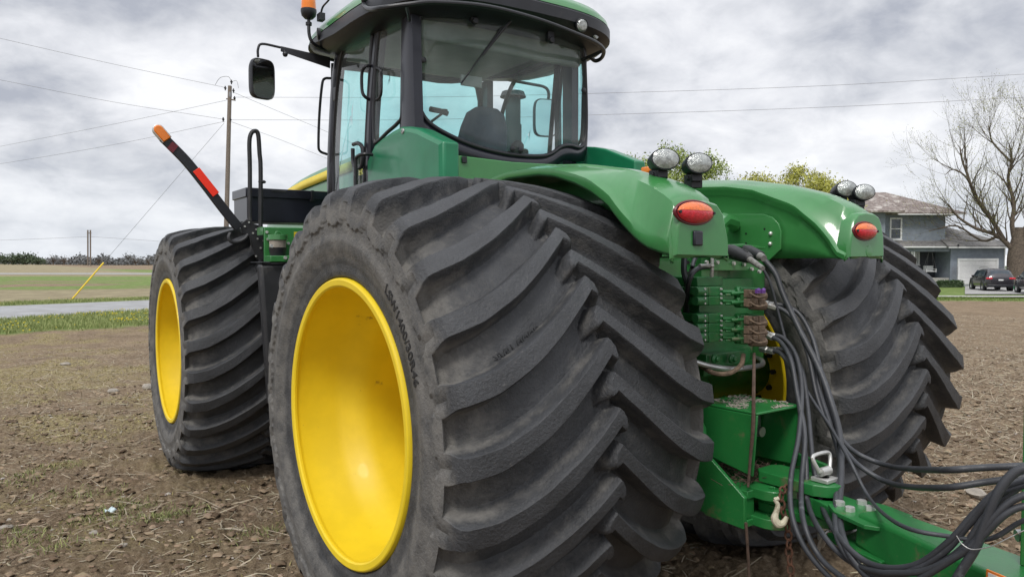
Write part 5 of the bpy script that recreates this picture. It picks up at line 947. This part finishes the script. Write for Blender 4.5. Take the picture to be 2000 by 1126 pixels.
# interior: seat, column, steering wheel, console
mb = FMB(); c = Vector((.06, 1.62, 0)); rows = []
for z, hw, dp, yo in ((2.25, .20, .07, .0), (2.36, .21, .08, .0), (2.55, .20, .08, -.03), (2.66, .185, .075, -.06), (2.76, .15, .06, -.08), (2.80, .09, .04, -.09), (2.81, .02, .01, -.09)): rows.append([Vector((c.x+hw*math.copysign(abs(math.cos(a))**.6, math.cos(a)), c.y+yo+dp*math.copysign(abs(math.sin(a))**.7, math.sin(a)), z)) for a in np.linspace(0, 2*PI, 29)[:-1]])
mb.grid(rows, True); ST = mb.build('seat', 'seat', CAB, 60)
mb = FMB(); mb.box(c.x-.26, c.x+.26, 1.62, 2.14, 2.28, 2.42); mb.build('cushion', 'seat', ST, bevel=.05); mb = FMB(); mb.box(c.x-.2, c.x+.2, 1.7, 2.05, 2.0, 2.28); mb.build('seat_base', 'inner_dark', ST); mb = FMB(); mb.box(c.x+.27, c.x+.36, 1.5, 2.0, 2.45, 2.54); mb.box(c.x+.30, c.x+.38, 1.95, 2.15, 2.5, 2.72); mb.build('armrest', 'inner_dark', ST, bevel=.02)
mb = FMB(); mb.box(.34, .62, 1.35, 2.3, 2.02, 2.40); mb.ball((.16, 1.28, 2.50), .05, 10); mb.tube([(.13, 1.3, 2.36), (.16, 1.28, 2.5)], .02, 6); mb.build('console', 'inner_dark', CAB, bevel=.04)
mb = FMB(); mb.tube([(-.08, 2.5, 2.05), (-.08, 2.35, 2.5), (-.08, 2.28, 2.62)], .045, 8); mb.tube([Vector((-.08+.2*math.cos(a), 2.27+.17*math.sin(a), 2.64+.08*math.sin(a))) for a in np.linspace(0, 2*PI, 25)[:-1]], .015, 6, closed=True, caps=False); mb.build('steering_column', 'inner_dark', CAB)
a = Fp(958, 152, y=1.35); mb = FMB(); mb.box(Fp(901, 145, y=1.22).x, Fp(942, 145, y=1.22).x, 1.22, 1.235, Fp(901, 166, y=1.22).z, Fp(901, 145, y=1.22).z); mb.build('inside_mirror', 'liner', CAB, bevel=.004)
mb = FMB(); mb.tube([Fp(840, 213, y=2.2), Fp(860, 217, y=2.2), Fp(874, 222, y=2.2)], .022, 8); mb.tube([Fp(842, 238, y=2.2), Fp(866, 220, y=2.2)], .012, 6); mb.cyl(Fp(867, 214, y=2.2), Fp(867, 222, y=2.2), .03, None, 10); mb.build('left_bracket', 'inner_dark', CAB)
# exhaust stack and right mirror seen through the glass
mb = FMB(); a = Fp(1002, 225, y=3.1); mb.cyl((a.x, 3.1, 2.0), (a.x, 3.1, 3.05), .085, None, 20); mb.cyl((a.x, 3.1, 3.0), (a.x, 3.1, 3.32), .075, None, 20); mb.cyl((a.x, 3.1, 3.32), (a.x, 3.1, 3.37), .13, .11, 24); mb.build('exhaust_stack', 'inner_dark', TR)
mb = FMB(); a = Fp(1066, 230, y=2.55); z1 = a.z+.19; mb.tube([(.70, 2.6, z1+.12), (a.x-.16, 2.56, z1+.10), (a.x-.02, 2.55, z1+.09), (a.x+.03, 2.55, z1+.05), (a.x+.03, 2.55, z1-.03)], .014, 8, 5); RM = mb.build('mirror_arm', 'black', TR)
def mirror_head(c, hw, hh, yaw, parent, dep=.07):
    u = Vector((math.cos(yaw), math.sin(yaw), 0)); d = Vector((math.sin(yaw), -math.cos(yaw), 0)); up_ = Vector((0, 0, 1))
    def ring(kx, kz, off): return [c+d*off+u*(hw*kx*math.copysign(abs(math.cos(a))**.45, math.cos(a)))+up_*(hh*kz*math.copysign(abs(math.sin(a))**.45, math.sin(a))) for a in np.linspace(0, 2*PI, 41)[:-1]]
    mb = FMB(); mb.grid([ring(.88, .93, .004), ring(.95, .97, .010), ring(1., 1., .0), ring(1.0, 1., -.03), ring(.9, .93, -dep), ring(.5, .6, -dep-.02), ring(.02, .02, -dep-.022)], True); h = mb.build('mirror_housing', 'black', parent, 40); mb = FMB(); mb.add(ring(.89, .94, .0055), [tuple(range(40))]); mb.build('mirror_glass', 'mirror', h)
mirror_head(a, .115, .175, -.27, RM)
mb = FMB(); c = Fp(514, 154, y=2.62); z1 = Fp(505, 84, y=2.62).z
mb.tube([Fp(504, 112, y=2.60), Fp(504, 96, y=2.60), Fp(512, 86, y=2.6), Fp(548, 93, y=2.58)], .010, 8, 5); mb.hexa([Fp(548, 98, y=2.57)+Vector((0, 0, -.01)), Fp(645, 134, y=2.50), Fp(645, 134, y=2.54), Fp(548, 98, y=2.6)+Vector((0, 0, -.01)), Fp(548, 90, y=2.57), Fp(645, 112, y=2.50), Fp(645, 112, y=2.54), Fp(548, 90, y=2.6)]); mb.ball(Fp(557, 106, y=2.57), .022, 8); mb.cyl(Fp(556, 98, y=2.57), Fp(556, 106, y=2.57), .008, None, 6); LM = mb.build('mirror_arm', 'black', TR, bevel=.004)
mirror_head(c, .095, .148, .22, LM, .06)
# beacon on its stalk
mb = FMB(); B0 = Fp(603, 40, x=-1.0); mb.tube([Fp(645, 96, x=-.80), Fp(630, 95, x=-.88), Fp(612, 85, x=-.97), Fp(604, 68, x=-1.0), Fp(603, 36, x=-1.0)], .012, 8, 5); mb.cyl(Fp(603, 50, x=-1.0), Fp(603, 44, x=-1.0), .022, None, 10); BC = mb.build('beacon_stalk', 'black', ROOF)
mb = FMB(); mb.lathe([(0, .0), (.0, .03), (.02, .050), (.05, .056), (.065, .055)], Fp(603, 37, x=-1.0), (0, 0, 1), 28); mb.build('beacon_base', 'black', BC); mb = FMB(); mb.lathe([(.065, .052), (.10, .051), (.16, .046), (.185, .03), (.19, 0)], Fp(603, 37, x=-1.0), (0, 0, 1), 28); mb.build('beacon_lens', 'orange', BC)
mb = FMB(); mb.tube([Fp(626, 33, x=-.95), Fp(630, 15, x=-.95), Fp(640, 3, x=-.95), Fp(646, -6, x=-.95)], .007, 6, 4); mb.obox(Fp(627, 34, x=-.95), (1, 0, 0), (0, 1, 0), (0, 0, 1), .02, .03, .025); mb.build('antenna', 'black', ROOF)
# grab handles
mb = FMB(); mb.tube([SG(727, 128), SG(714, 130, .05), SG(707, 142, .06), SG(707, 175, .06), SG(712, 188, .05), SG(724, 196)], .011, 8, 5); mb.tube([SG(735, 132), SG(743, 136, .05), SG(745, 150, .05), SG(744, 185, .05), SG(734, 196)], .009, 8, 5); mb.build('grab_handle', 'black', DOOR)
mb = FMB(); mb.tube([Fp(645, 153, x=-.74), Fp(634, 154, x=-.83), Fp(629, 166, x=-.86), Fp(624, 220, x=-.86), Fp(622, 280, x=-.86), Fp(625, 295, x=-.84), Fp(638, 301, x=-.74)], .010, 8, 5); mb.build('grab_handle', 'black', CAB)
mb = FMB(); mb.tube([Fp(728, 302, x=-.80), Fp(710, 301, x=-.86), Fp(698, 306, x=-.87), Fp(695, 320, x=-.87), Fp(695, 400, x=-.87)], .012, 8, 5); mb.build('grab_handle', 'black', CAB)
mb = FMB(); a = SG(699, 300, .03); mb.tube([SG(690, 282, .03), SG(700, 280, .035), SG(708, 290, .035), SG(707, 322, .035), SG(698, 328, .03), SG(690, 318, .03), SG(689, 290, .03)], .014, 8, 3, closed=False); mb.build('door_latch', 'black', DOOR)
mb = FMB(); mb.box(-.74, -.69, 2.38, 2.46, 2.92, 3.02); mb.build('door_hinge', 'black', DOOR, bevel=.006)
# hood with stripe
hs = []
for y, zt, hw in ((2.7, 2.60, .48), (3.3, 2.585, .47), (4.0, 2.555, .46), (4.6, 2.51, .44), (5.2, 2.40, .41), (5.6, 2.22, .38), (5.75, 2.0, .34)):
    zt += .03; hs.append([Vector((x*hw, y, zz)) for x, zz in ((-1, 1.6), (-1.02, zt-.30), (-1.0, zt-.12), (-.9, zt-.04), (-.6, zt), (0, zt+.015), (.6, zt), (.9, zt-.04), (1., zt-.12), (1.02, zt-.3), (1, 1.6))])
mb = FMB(); mb.grid(hs); mb.add(hs[-1], [tuple(range(11))]); HOOD = mb.build('hood', 'green', TR, 40, sub=1)
mb = FMB(); rows = []
for y, zt, hw in ((2.7, 2.63, .48), (3.3, 2.615, .47), (4.0, 2.585, .46), (4.6, 2.54, .44), (5.2, 2.43, .41)): rows.append([Vector((-hw*1.012-.006, y, zt-.115)), Vector((-hw*1.02-.006, y, zt-.195))])
mb.grid(rows); mb.build('stripe', 'yellow_stripe', HOOD, 80, solid=.006)
V_, F_ = text_mesh('ER', .075, .002); o0 = Fp(707, 336, x=-.50); mb = FMB(); mb.add([Vector((o0.x-v.z-.01, o0.y-v.x, o0.z+v.y)) for v in V_], F_); mb.build('hood_lettering', 'yellow_stripe', HOOD, merge=False)
# toolbox, rail, platform, steps/tank, filter, warning label, marker arm (rear faces across the tractor)
yb = 3.05; a, b_ = Fp(482, 366, y=yb), Fp(660, 432, y=yb); mb = FMB(); mb.box(a.x, b_.x, yb, yb+.42, 2.02, a.z-.02); TB = mb.build('toolbox', 'black_paint', TR, bevel=.006)
mb = FMB(); mb.box(a.x-.012, b_.x, yb-.014, yb+.43, a.z-.075, a.z); mb.build('toolbox_lid', 'black_paint', TB, bevel=.006); mb = FMB(); q = Fp(610, 380, y=yb-.02); mb.box(q.x-.012, q.x+.012, yb-.03, yb-.014, q.z-.05, q.z+.035); mb.box(q.x-.02, q.x+.02, yb-.026, yb-.012, q.z-.06, q.z-.045); mb.build('toolbox_latch', 'black', TB, bevel=.003); mb = FMB(); q = Fp(545, 373, y=yb-.02); mb.box(q.x-.06, q.x+.06, yb-.022, yb-.014, q.z-.008, q.z+.008); mb.build('toolbox_handle', 'black_dusty', TB, bevel=.002)
yr = 2.92; mb = FMB(); mb.tube([Fp(488, 430, y=yr), Fp(488, 330, y=yr), Fp(487, 280, y=yr), Fp(490, 262, y=yr), Fp(497, 256, y=yr), Fp(504, 262, y=yr), Fp(507, 300, y=yr), Fp(509, 330, y=yr), Fp(509, 445, y=yr)], .017, 10, 5, flat=1.); mb.ball(Fp(512, 355, y=yr), .022, 8, (1.5, 1, .7)); mb.build('step_rail', 'black_dusty', TR)
yd = 2.62; mb = FMB(); a, b_ = Fp(516, 443, y=yd), Fp(640, 500, y=yd); mb.box(a.x, b_.x, yd, yd+.03, 1.70, a.z); mb.box(a.x, b_.x, yd-.16, yd, 1.70, 1.745); mb.box(a.x, -.40, yd+.03, yd+.2, a.z-.06, a.z); DK = mb.build('platform_frame', 'green', TR, bevel=.004)
mb = FMB(); q = Fp(542, 470, y=yd-.07); mb.lathe([(0, .055), (.06, .066), (.061, .062)], (q.x, yd-.075, 1.746), (0, 0, 1), 24); mb.build('filter_bowl', 'black', DK); mb = FMB(); mb.lathe([(.061, .060), (.115, .062)], (q.x, yd-.075, 1.746), (0, 0, 1), 24); mb.build('filter_glass', 'stone', DK); mb = FMB(); mb.lathe([(.115, .064), (.118, .072), (.155, .070), (.158, .05), (.158, 0)], (q.x, yd-.075, 1.746), (0, 0, 1), 24); mb.tube([(q.x-.02, yd-.07, 1.90), (q.x, yd-.07, 1.925), (q.x+.03, yd-.07, 1.91)], .007, 6, 3); mb.build('filter_head', 'green', DK)
mb = FMB(); q = Fp(586, 465, y=yd-.003); mb.box(q.x-.046, q.x+.046, yd-.004, yd-.0005, q.z-.048, q.z+.048); LB = mb.build('warning_label', 'label_yellow', DK); mb = FMB(); mb.box(q.x-.042, q.x+.042, yd-.0055, yd-.004, q.z-.044, q.z+.028); mb.build('label_field', 'label_black', LB); mb = FMB()
for i in range(7): z = q.z+.022-i*.009; [mb.box(q.x-.037+.0*j, q.x+.02+.015*random.random(), yd-.0065, yd-.0055, z-.0022, z) for j in (0,)]
mb.build('label_text', 'label_white', LB)
V_, F_ = text_mesh('CAUTION', .014, .0004); mb = FMB(); mb.add([Vector((q.x+v.x, yd-.0045-v.z, q.z+.037+v.y)) for v in V_], F_); mb.build('label_heading', 'label_black', LB, merge=False)
mb = FMB(); [mb.bolt(Fp(px, py, y=yd-.002), (0, -1, 0), .012, .01) for px, py in ((563, 475), (521, 453), (523, 467), (583, 487))]; [mb.bolt(Fp(px, py, y=yd-.162), (0, -1, 0), .014, .01) for px, py in ((557, 503), (530, 480))]; mb.build('bolt', 'zinc', DK)
yt = 2.5; mb = FMB(); A = [Fp(507, 516, y=yt), Fp(640, 512, y=yt), Fp(640, 800, y=yt), Fp(527, 792, y=yt)]; mb.prism(A, (0, .10, 0)); TK = mb.build('fuel_tank', 'black_dusty', TR, bevel=.025, seg=3); mb = FMB(); a = Fp(510, 508, y=yt); mb.box(a.x, a.x+.5, yt-.01, yt+.3, a.z-.02, 1.70); mb.tube([Fp(575, 502, y=yt-.06), Fp(570, 530, y=yt-.08), Fp(555, 578, y=yt-.08)], .017, 8); mb.build('tank_strap', 'black', TK, bevel=.004)
for k in range(4): mb = FMB(); mb.box(-1.13, -.85, 1.72+.0*k, 2.2, .55+.32*k, .59+.32*k); mb.build('step', 'black_dusty', TR, bevel=.005)
ya = 3.0; mb = FMB(); mb.prism([Fp(px, py, y=ya) for px, py in ((470, 437), (486, 425), (492, 428), (494, 437), (512, 440), (520, 462), (521, 507), (502, 507), (492, 482), (488, 462), (472, 455))], (0, .02, 0)); BR = mb.build('marker_bracket', 'black_dusty', TR, bevel=.003)
mb = FMB(); [mb.bolt(Fp(px, py, y=ya-.001), (0, -1, 0), .008, .008) for px, py in ((478, 442), (486, 434), (500, 448), (511, 452), (503, 466), (515, 470), (500, 500), (518, 500), (494, 455), (509, 484))]; mb.build('bolt', 'zinc', BR); mb = FMB(); mb.tube([Fp(450, 455, y=ya-.02), Fp(447, 464, y=ya-.03), Fp(453, 472, y=ya-.03), Fp(466, 472, y=ya-.03), Fp(478, 466, y=ya-.03), Fp(484, 458, y=ya-.02)], .015, 8, 4); mb.build('pivot_hook', 'black_dusty', BR, bevel=0)
AL = [tuple(p)[:2] for p in cr_spline([(318, 268, 0), (335, 285, 0), (365, 316, 0), (398, 357, 0), (432, 402, 0), (467, 446, 0)], 4)]; mb = FMB(); rows = []
for i, (px, py) in enumerate(AL):
    p = Fp(px, py, y=ya-.03); j = min(i+1, len(AL)-1); k_2 = max(i-1, 0); d = (Fp(*AL[j], y=ya-.03)-Fp(*AL[k_2], y=ya-.03)).normalized(); n2 = Vector((-d.z, 0, d.x))*.036; t2 = Vector((0, .014, 0)); rows.append([p-n2-t2, p+n2-t2, p+n2+t2, p-n2+t2])
mb.grid(rows, True); mb.add(rows[0], [(0, 1, 2, 3)]); mb.add(rows[-1], [(0, 1, 2, 3)]); AR = mb.build('marker_arm', 'black', BR, 40, bevel=.005)
mb = FMB(); d0, d1 = Fp(383, 331, y=ya-.05), Fp(422, 380, y=ya-.05); d = (d1-d0).normalized(); n2 = Vector((-d.z, 0, d.x))*.029
c_ = (d0+d1)/2+Vector((0, 0, .004)); mb.hexa([d0-n2, d1-n2, d1+n2, d0+n2]+[p-Vector((0, .004, 0)) for p in (d0-n2, d1-n2, d1+n2, d0+n2)]); mb.build('reflective_strip', 'reflective_red', AR, bevel=.002)
e0, e1 = Fp(331, 283, y=ya-.05), Fp(343, 292, y=ya-.05); d = (e1-e0).normalized(); n2 = Vector((-d.z, 0, d.x))*.033; mb = FMB(); mb.hexa([e0-n2, e1-n2, e1+n2, e0+n2]+[p-Vector((0, .003, 0)) for p in (e0-n2, e1-n2, e1+n2, e0+n2)]); mb.build('dark_strip', 'dark_red', AR)
t0, t1 = Fp(309, 254, y=ya-.03), Fp(326, 274, y=ya-.03); d = (t1-t0).normalized(); n2 = Vector((-d.z, 0, d.x)); mb = FMB()
def capsule(r, off, th_): 
    P = []
    for a in np.linspace(PI/2, 3*PI/2, 13): P.append(t0+d*math.cos(a)*r+n2*math.sin(a)*r)
    P = P+[t1-n2*r, t1+n2*r]; return [p+Vector((0, off, 0)) for p in P]
mb.prism(capsule(.040, -.022, 0), (0, .045, 0)); TL = mb.build('marker_lamp', 'zinc', AR, bevel=.004); mb = FMB(); mb.prism(capsule(.033, -.030, 0), (0, .06, 0)); mb.build('amber_lens', 'orange', TL, bevel=.008, seg=3)

# ================================================================ IMPLEMENT TONGUE, HOSES, CHAIN
IM = thing('implement_tongue', 'green hitch tongue of the towed implement at the lower right', 'implement')
a = Rp(1650, 985, z=.66); mb = MB(); ringplate(mb, (0, -1.165), .027, .08, .625, .695, 28); q0 = Vector((0, -1.165, .625))
ax0 = Vector((.01, -1.25, 0)); ax1 = Rp(1994, 1094, z=.73); ax1 = Vector((ax1.x, ax1.y, 0)); dA = (ax1-ax0).normalized(); nA = Vector((-dA.y, dA.x, 0))
if nA.x > 0: nA = -nA
mb.prism([Vector((0, -1.165, .625))+nA*.075, Vector((0, -1.165, .625))-nA*.075, Vector((0, -1.165, .625))-nA*.10+dA*.22, Vector((0, -1.165, .625))+nA*.10+dA*.22], (0, 0, .07)); mb.build('tongue_clevis', 'green_hitch', IM, bevel=.004)
o_ = Vector((0, -1.165, 0)); zT = .69
def at(s, n, z): p = o_+dA*s+nA*n; return Vector((p.x, p.y, z))
mb = MB(); mb.prism([at(.115, .085, zT-.003), at(.115, -.085, zT-.003), at(.20, -.13, zT-.003), at(.34, -.13, zT-.003), at(.40, .10, zT-.003), at(.36, .135, zT-.003), at(.20, .13, zT-.003)], (0, 0, .016)); mb.prism([at(.13, .10, .575), at(.13, -.09, .575), at(.22, -.11, .575), at(.36, -.11, .575), at(.44, .13, .575), at(.2, .14, .575)], (0, 0, .014)); mb.build('tongue_plate', 'green_hitch', IM, bevel=.002)
mb = MB(); [mb.bolt(at(s, n, zT+.013), (0, 0, 1), .021, .017) for s, n in ((.145, .05), (.165, -.045), (.215, .065), (.235, -.02))]; mb.build('bolt', 'zinc', IM)
mb = MB(); mb.hexa([at(.27, .10, .59), at(.27, -.085, .59), at(1.6, -.16, .40), at(1.6, .17, .40), at(.27, .085, zT+.03), at(.27, -.075, zT+.03), at(1.6, -.16, zT+.03), at(1.6, .17, zT+.03)]); mb.build('tongue_beam', 'green_hitch', IM, bevel=.018, seg=3)
q = Rp(1996, 1100, z=zT+.03); mb = MB(); mb.box(q.x-.02, q.x+.09, q.y-.12, q.y-.0, zT+.03, 1.5); mb.build('tongue_post', 'green', IM, bevel=.004)
for px, py, r0_ in ((1985, 1045, .02),): a = Rp(px, py, z=.80); mb = MB(); mb.cyl(a, a+Vector((.1, -.1, .02)), r0_, None, 14); mb.build('cylinder_end', 'steel', IM)
p0, p1, p2, p3 = [at(s, .176, z) for s, z in ((.86, zT-.005), (1.05, zT-.005), (1.05, zT-.10), (.86, zT-.10))]
def on_side(px, py):   # point on the left face of the beam
    d = ray(px, py); n = Vector(nA); o2 = at(1., .150, .6); c = Vector(CAM); k = (o2-c).dot(n)/Vector(d).dot(n); return c+Vector(d)*k
sa, sb_ = on_side(1930, 1113), on_side(1985, 1126); mb = MB(); mb.obox((sa+sb_)/2-Vector((0, 0, .05)), dA, nA, (0, 0, 1), .05, .003, .045); DC = mb.build('decal', 'label_orange', IM); mb = MB(); mb.obox((sa+sb_)/2-dA*.016-Vector((0, 0, .05))+nA*.002, dA, nA, (0, 0, 1), .026, .003, .038); mb.build('decal_panel', 'label_white', DC); mb = MB(); c_ = (sa+sb_)/2-dA*.016-Vector((0, 0, .045))+nA*.006; mb.tube([c_+Vector((0, 0, .022)), c_, c_+dA*.01-Vector((0, 0, .02))], .004, 5); mb.tube([c_+Vector((0, 0, .012))-dA*.012, c_+Vector((0, 0, .006)), c_+dA*.014+Vector((0, 0, .012))], .003, 5); mb.build('decal_figure', 'label_black', DC)
# jack loop under the tongue
mb = MB(); mb.tube([Dp(1680, 1020, 3.1), Dp(1665, 1035, 3.05), Dp(1640, 1042, 3.05), Dp(1615, 1048, 3.1), Dp(1605, 1065, 3.15)], .010, 8, 5); mb.tube([Dp(1650, 1005, 3.15), Dp(1640, 1030, 3.15), Dp(1612, 1040, 3.15), Dp(1598, 1075, 3.2), Dp(1606, 1110, 3.2)], .008, 8, 5); mb.build('steel_loop', 'steel', IM)
HG_ = 'hydraulic hoses from the couplers to the implement'
def hose(label, pts, r=.0112, m='hose', fit=None, grp=HG_, name='hydraulic_hose', cat='hose'):
    front = -.05 if fit is None and pts[0][0] > 2000 else -.07 if cat == 'wire' else .09 if 'arch' in label else 0
    pts = [(a_, b2, min(d_, float(np.interp(a_, [1560, 1650, 1740, 1850, 1950, 2050], [3.02, 2.76, 2.50, 2.33, 2.22, 2.16]))+front) if (b2 > 1000 or a_ > 1800) else d_) for a_, b2, d_ in pts]
    P = [Dp(*p) for p in pts]; o = thing(name, label, cat, tuple(P[0]), 0, grp); off = P[0]; mb = MB(); mb.tube([p-off for p in P], r, 10, 8); mb.build('hose_line', m, o, 80)
    if fit:
        mb = MB(); a = P[0]-off; b_ = P[1]-off; d = (b_-a).normalized(); mb.tube([a-d*.05, a-d*.045, a-d*.005, a, a+d*.035, a+d*.04], [.015, .019, .019, .0155, .0155, .014], 6); mb.build('fitting', 'steel', o, 30)
    return o
hose('upper hose from the top coupler arching widest to the right then hanging down', [(1503, 594, 3.86), (1530, 596, 3.84), (1560, 612, 3.8), (1585, 655, 3.72), (1600, 710, 3.65), (1618, 790, 3.55), (1640, 850, 3.45), (1675, 885, 3.35), (1740, 910, 3.2), (1830, 917, 3.05), (1930, 912, 2.95), (2040, 908, 2.85)], fit=1)
hose('upper hose from the top coupler on the inside of the widest arch', [(1500, 596, 3.82), (1530, 605, 3.8), (1555, 632, 3.76), (1578, 690, 3.68), (1595, 770, 3.58), (1612, 815, 3.5), (1645, 870, 3.38), (1680, 910, 3.25), (1740, 943, 3.1), (1830, 952, 3.0), (1930, 940, 2.9), (2040, 925, 2.8)], fit=1)
hose('outer hose from the fourth coupler row hanging straight down past the drawbar', [(1500, 652, 3.82), (1530, 660, 3.76), (1555, 695, 3.66), (1566, 760, 3.52), (1560, 850, 3.36), (1545, 930, 3.22), (1546, 1000, 3.1), (1570, 1065, 3.0), (1620, 1126, 2.85), (1690, 1180, 2.7)], fit=1)
hose('inner hose from the fourth coupler row passing left of the hitch pin', [(1498, 654, 3.8), (1525, 668, 3.72), (1545, 705, 3.6), (1557, 770, 3.5), (1572, 850, 3.36), (1565, 950, 3.2), (1570, 1020, 3.1), (1600, 1085, 2.95), (1650, 1130, 2.8), (1730, 1180, 2.65)], fit=1)
hose('lowest coupler hose falling beside the chain then sweeping right along the bottom', [(1500, 684, 3.8), (1525, 690, 3.72), (1550, 730, 3.6), (1562, 800, 3.45), (1574, 900, 3.3), (1578, 980, 3.18), (1605, 1040, 3.05), (1660, 1095, 2.9), (1740, 1120, 2.8), (1820, 1105, 2.75), (1880, 1070, 2.7), (1930, 1000, 2.68), (1990, 950, 2.66), (2060, 915, 2.64)], fit=1)
hose('second lowest coupler hose looping behind the others into the right bundle', [(1502, 682, 3.84), (1535, 684, 3.78), (1565, 720, 3.66), (1578, 800, 3.5), (1588, 900, 3.3), (1605, 985, 3.15), (1640, 1050, 3.0), (1700, 1100, 2.88), (1780, 1105, 2.8), (1850, 1060, 2.74), (1905, 1000, 2.7), (1955, 955, 2.68), (2040, 925, 2.66)], fit=1)
hose('hose of the right bundle curving up beside the beam top edge', [(1590, 700, 3.7), (1600, 760, 3.6), (1622, 830, 3.45), (1640, 900, 3.3), (1632, 980, 3.1), (1636, 1050, 2.95), (1680, 1110, 2.82), (1760, 1120, 2.74), (1840, 1080, 2.68), (1895, 1020, 2.64), (1950, 965, 2.62), (2040, 935, 2.6)], fit=None)
hose('thick ribbed cable sleeve hanging from the electric plug down past the hitch pin', [(1494, 508, 3.9), (1515, 535, 3.86), (1530, 575, 3.82), (1560, 640, 3.74), (1600, 720, 3.6), (1625, 790, 3.5), (1640, 850, 3.38), (1643, 930, 3.22), (1638, 1000, 3.05), (1650, 1060, 2.92), (1690, 1120, 2.78), (1760, 1170, 2.66)], .0148, fit=None)
hose('thin grey plug lead running down beside the ribbed sleeve', [(1490, 524, 3.8), (1505, 555, 3.8), (1520, 610, 3.8), (1540, 680, 3.75), (1575, 760, 3.6), (1620, 830, 3.4), (1660, 900, 3.2), (1700, 975, 3.05), (1760, 1025, 2.9), (1850, 1046, 2.78), (1930, 1052, 2.7), (1990, 1020, 2.66), (2040, 1000, 2.64)], .0075, fit=None)
hose('ribbed loom in front of the right bundle, crossing over the beam', [(2040, 905, 2.55), (1985, 920, 2.56), (1950, 960, 2.58), (1925, 1020, 2.6), (1905, 1070, 2.6), (1870, 1126, 2.55), (1840, 1180, 2.5)], .0135, fit=None)
hose('lower hose of the right bundle dropping across the beam side', [(2040, 955, 2.7), (1980, 975, 2.7), (1940, 1010, 2.68), (1900, 1062, 2.66), (1830, 1110, 2.66), (1760, 1150, 2.7)], .0105, fit=None)
hose('short hose of the right bundle nearest the tongue post', [(2040, 985, 2.75), (1990, 990, 2.74), (1955, 1010, 2.72), (1915, 1050, 2.7), (1870, 1085, 2.68), (1800, 1115, 2.7), (1730, 1118, 2.75)], .0105, fit=None)
o = hose('thin steel tie wire wrapped round the hose bundle over the beam', [(1868, 1045, 2.60), (1880, 1062, 2.58), (1900, 1072, 2.58), (1935, 1066, 2.6), (1965, 1052, 2.6), (2010, 1030, 2.6)], .0016, 'steel', None, None, 'tie_wire', 'wire')
# chain with hook: links are one countable run
CH = thing('safety_chain', 'rusty safety chain with ivory hook hanging from the drawbar', 'chain', tuple(Dp(1530, 955, 3.42)))
c0_ = Vector(CH.location); P = cr_spline([Dp(*p)-c0_ for p in ((1545, 952, 3.30), (1528, 955, 3.22), (1526, 985, 3.20), (1534, 1012, 3.20), (1540, 1040, 3.20), (1541, 1080, 3.20), (1546, 1126, 3.18), (1548, 1180, 3.15))], 8)
acc = 0; last = P[0]; nl = 0
for i in range(1, len(P)):
    if (P[i]-last).length >= .031:
        d = (P[i]-last).normalized(); sdv = d.cross(Vector((0, 1, 0) if nl % 2 else (1, .6, 0))).normalized(); m_ = (P[i]+last)/2; mb = MB(); mb.tube([m_+d*.021*math.cos(a)+sdv*.013*math.sin(a) for a in np.linspace(0, 2*PI, 13)[:-1]], .005, 6, closed=True, caps=False); mb.build('chain_link', 'rust', CH); last = P[i]; nl += 1
mb = MB(); mb.tube([Dp(1513, 975, 3.17)-c0_, Dp(1519, 985, 3.17)-c0_, Dp(1516, 1000, 3.17)-c0_, Dp(1513, 1012, 3.17)-c0_, Dp(1520, 1022, 3.17)-c0_, Dp(1530, 1020, 3.17)-c0_, Dp(1537, 1008, 3.17)-c0_], [.008, .010, .012, .017, .018, .014, .008], 10, 4); mb.tube([Dp(1512, 975, 3.17)-c0_, Dp(1521, 972, 3.17)-c0_], .009, 8); mb.build('hook', 'ivory', CH)
o = tag(MB().tube([Rp(1473, 690, y=-.86), Rp(1472, 760, y=-.95), Rp(1471, 830, y=-.97), Rp(1466, 890, y=-.95), Rp(1461, 950, y=-.94)], [.007, .008, .009, .007, .006], 7, 6).build('twine', 'twine'), 'brown frayed twine hanging from the couplers in front of the guard', 'twine', 'brown twine strands')
o = tag(MB().tube([Rp(1457, 1020, y=-.94), Rp(1460, 1065, y=-.94), Rp(1463, 1126, y=-.93), Rp(1464, 1180, y=-.93)], .007, 7, 5).build('twine', 'twine'), 'brown twine strand hanging below the drawbar plate to the soil', 'twine', 'brown twine strands')

# keep the tree at thing > part > sub-part
bpy.context.view_layer.update()
for o in list(S.objects):
    ch = [o]
    while ch[-1].parent: ch.append(ch[-1].parent)
    if len(ch) > 3: o.parent = ch[-2]
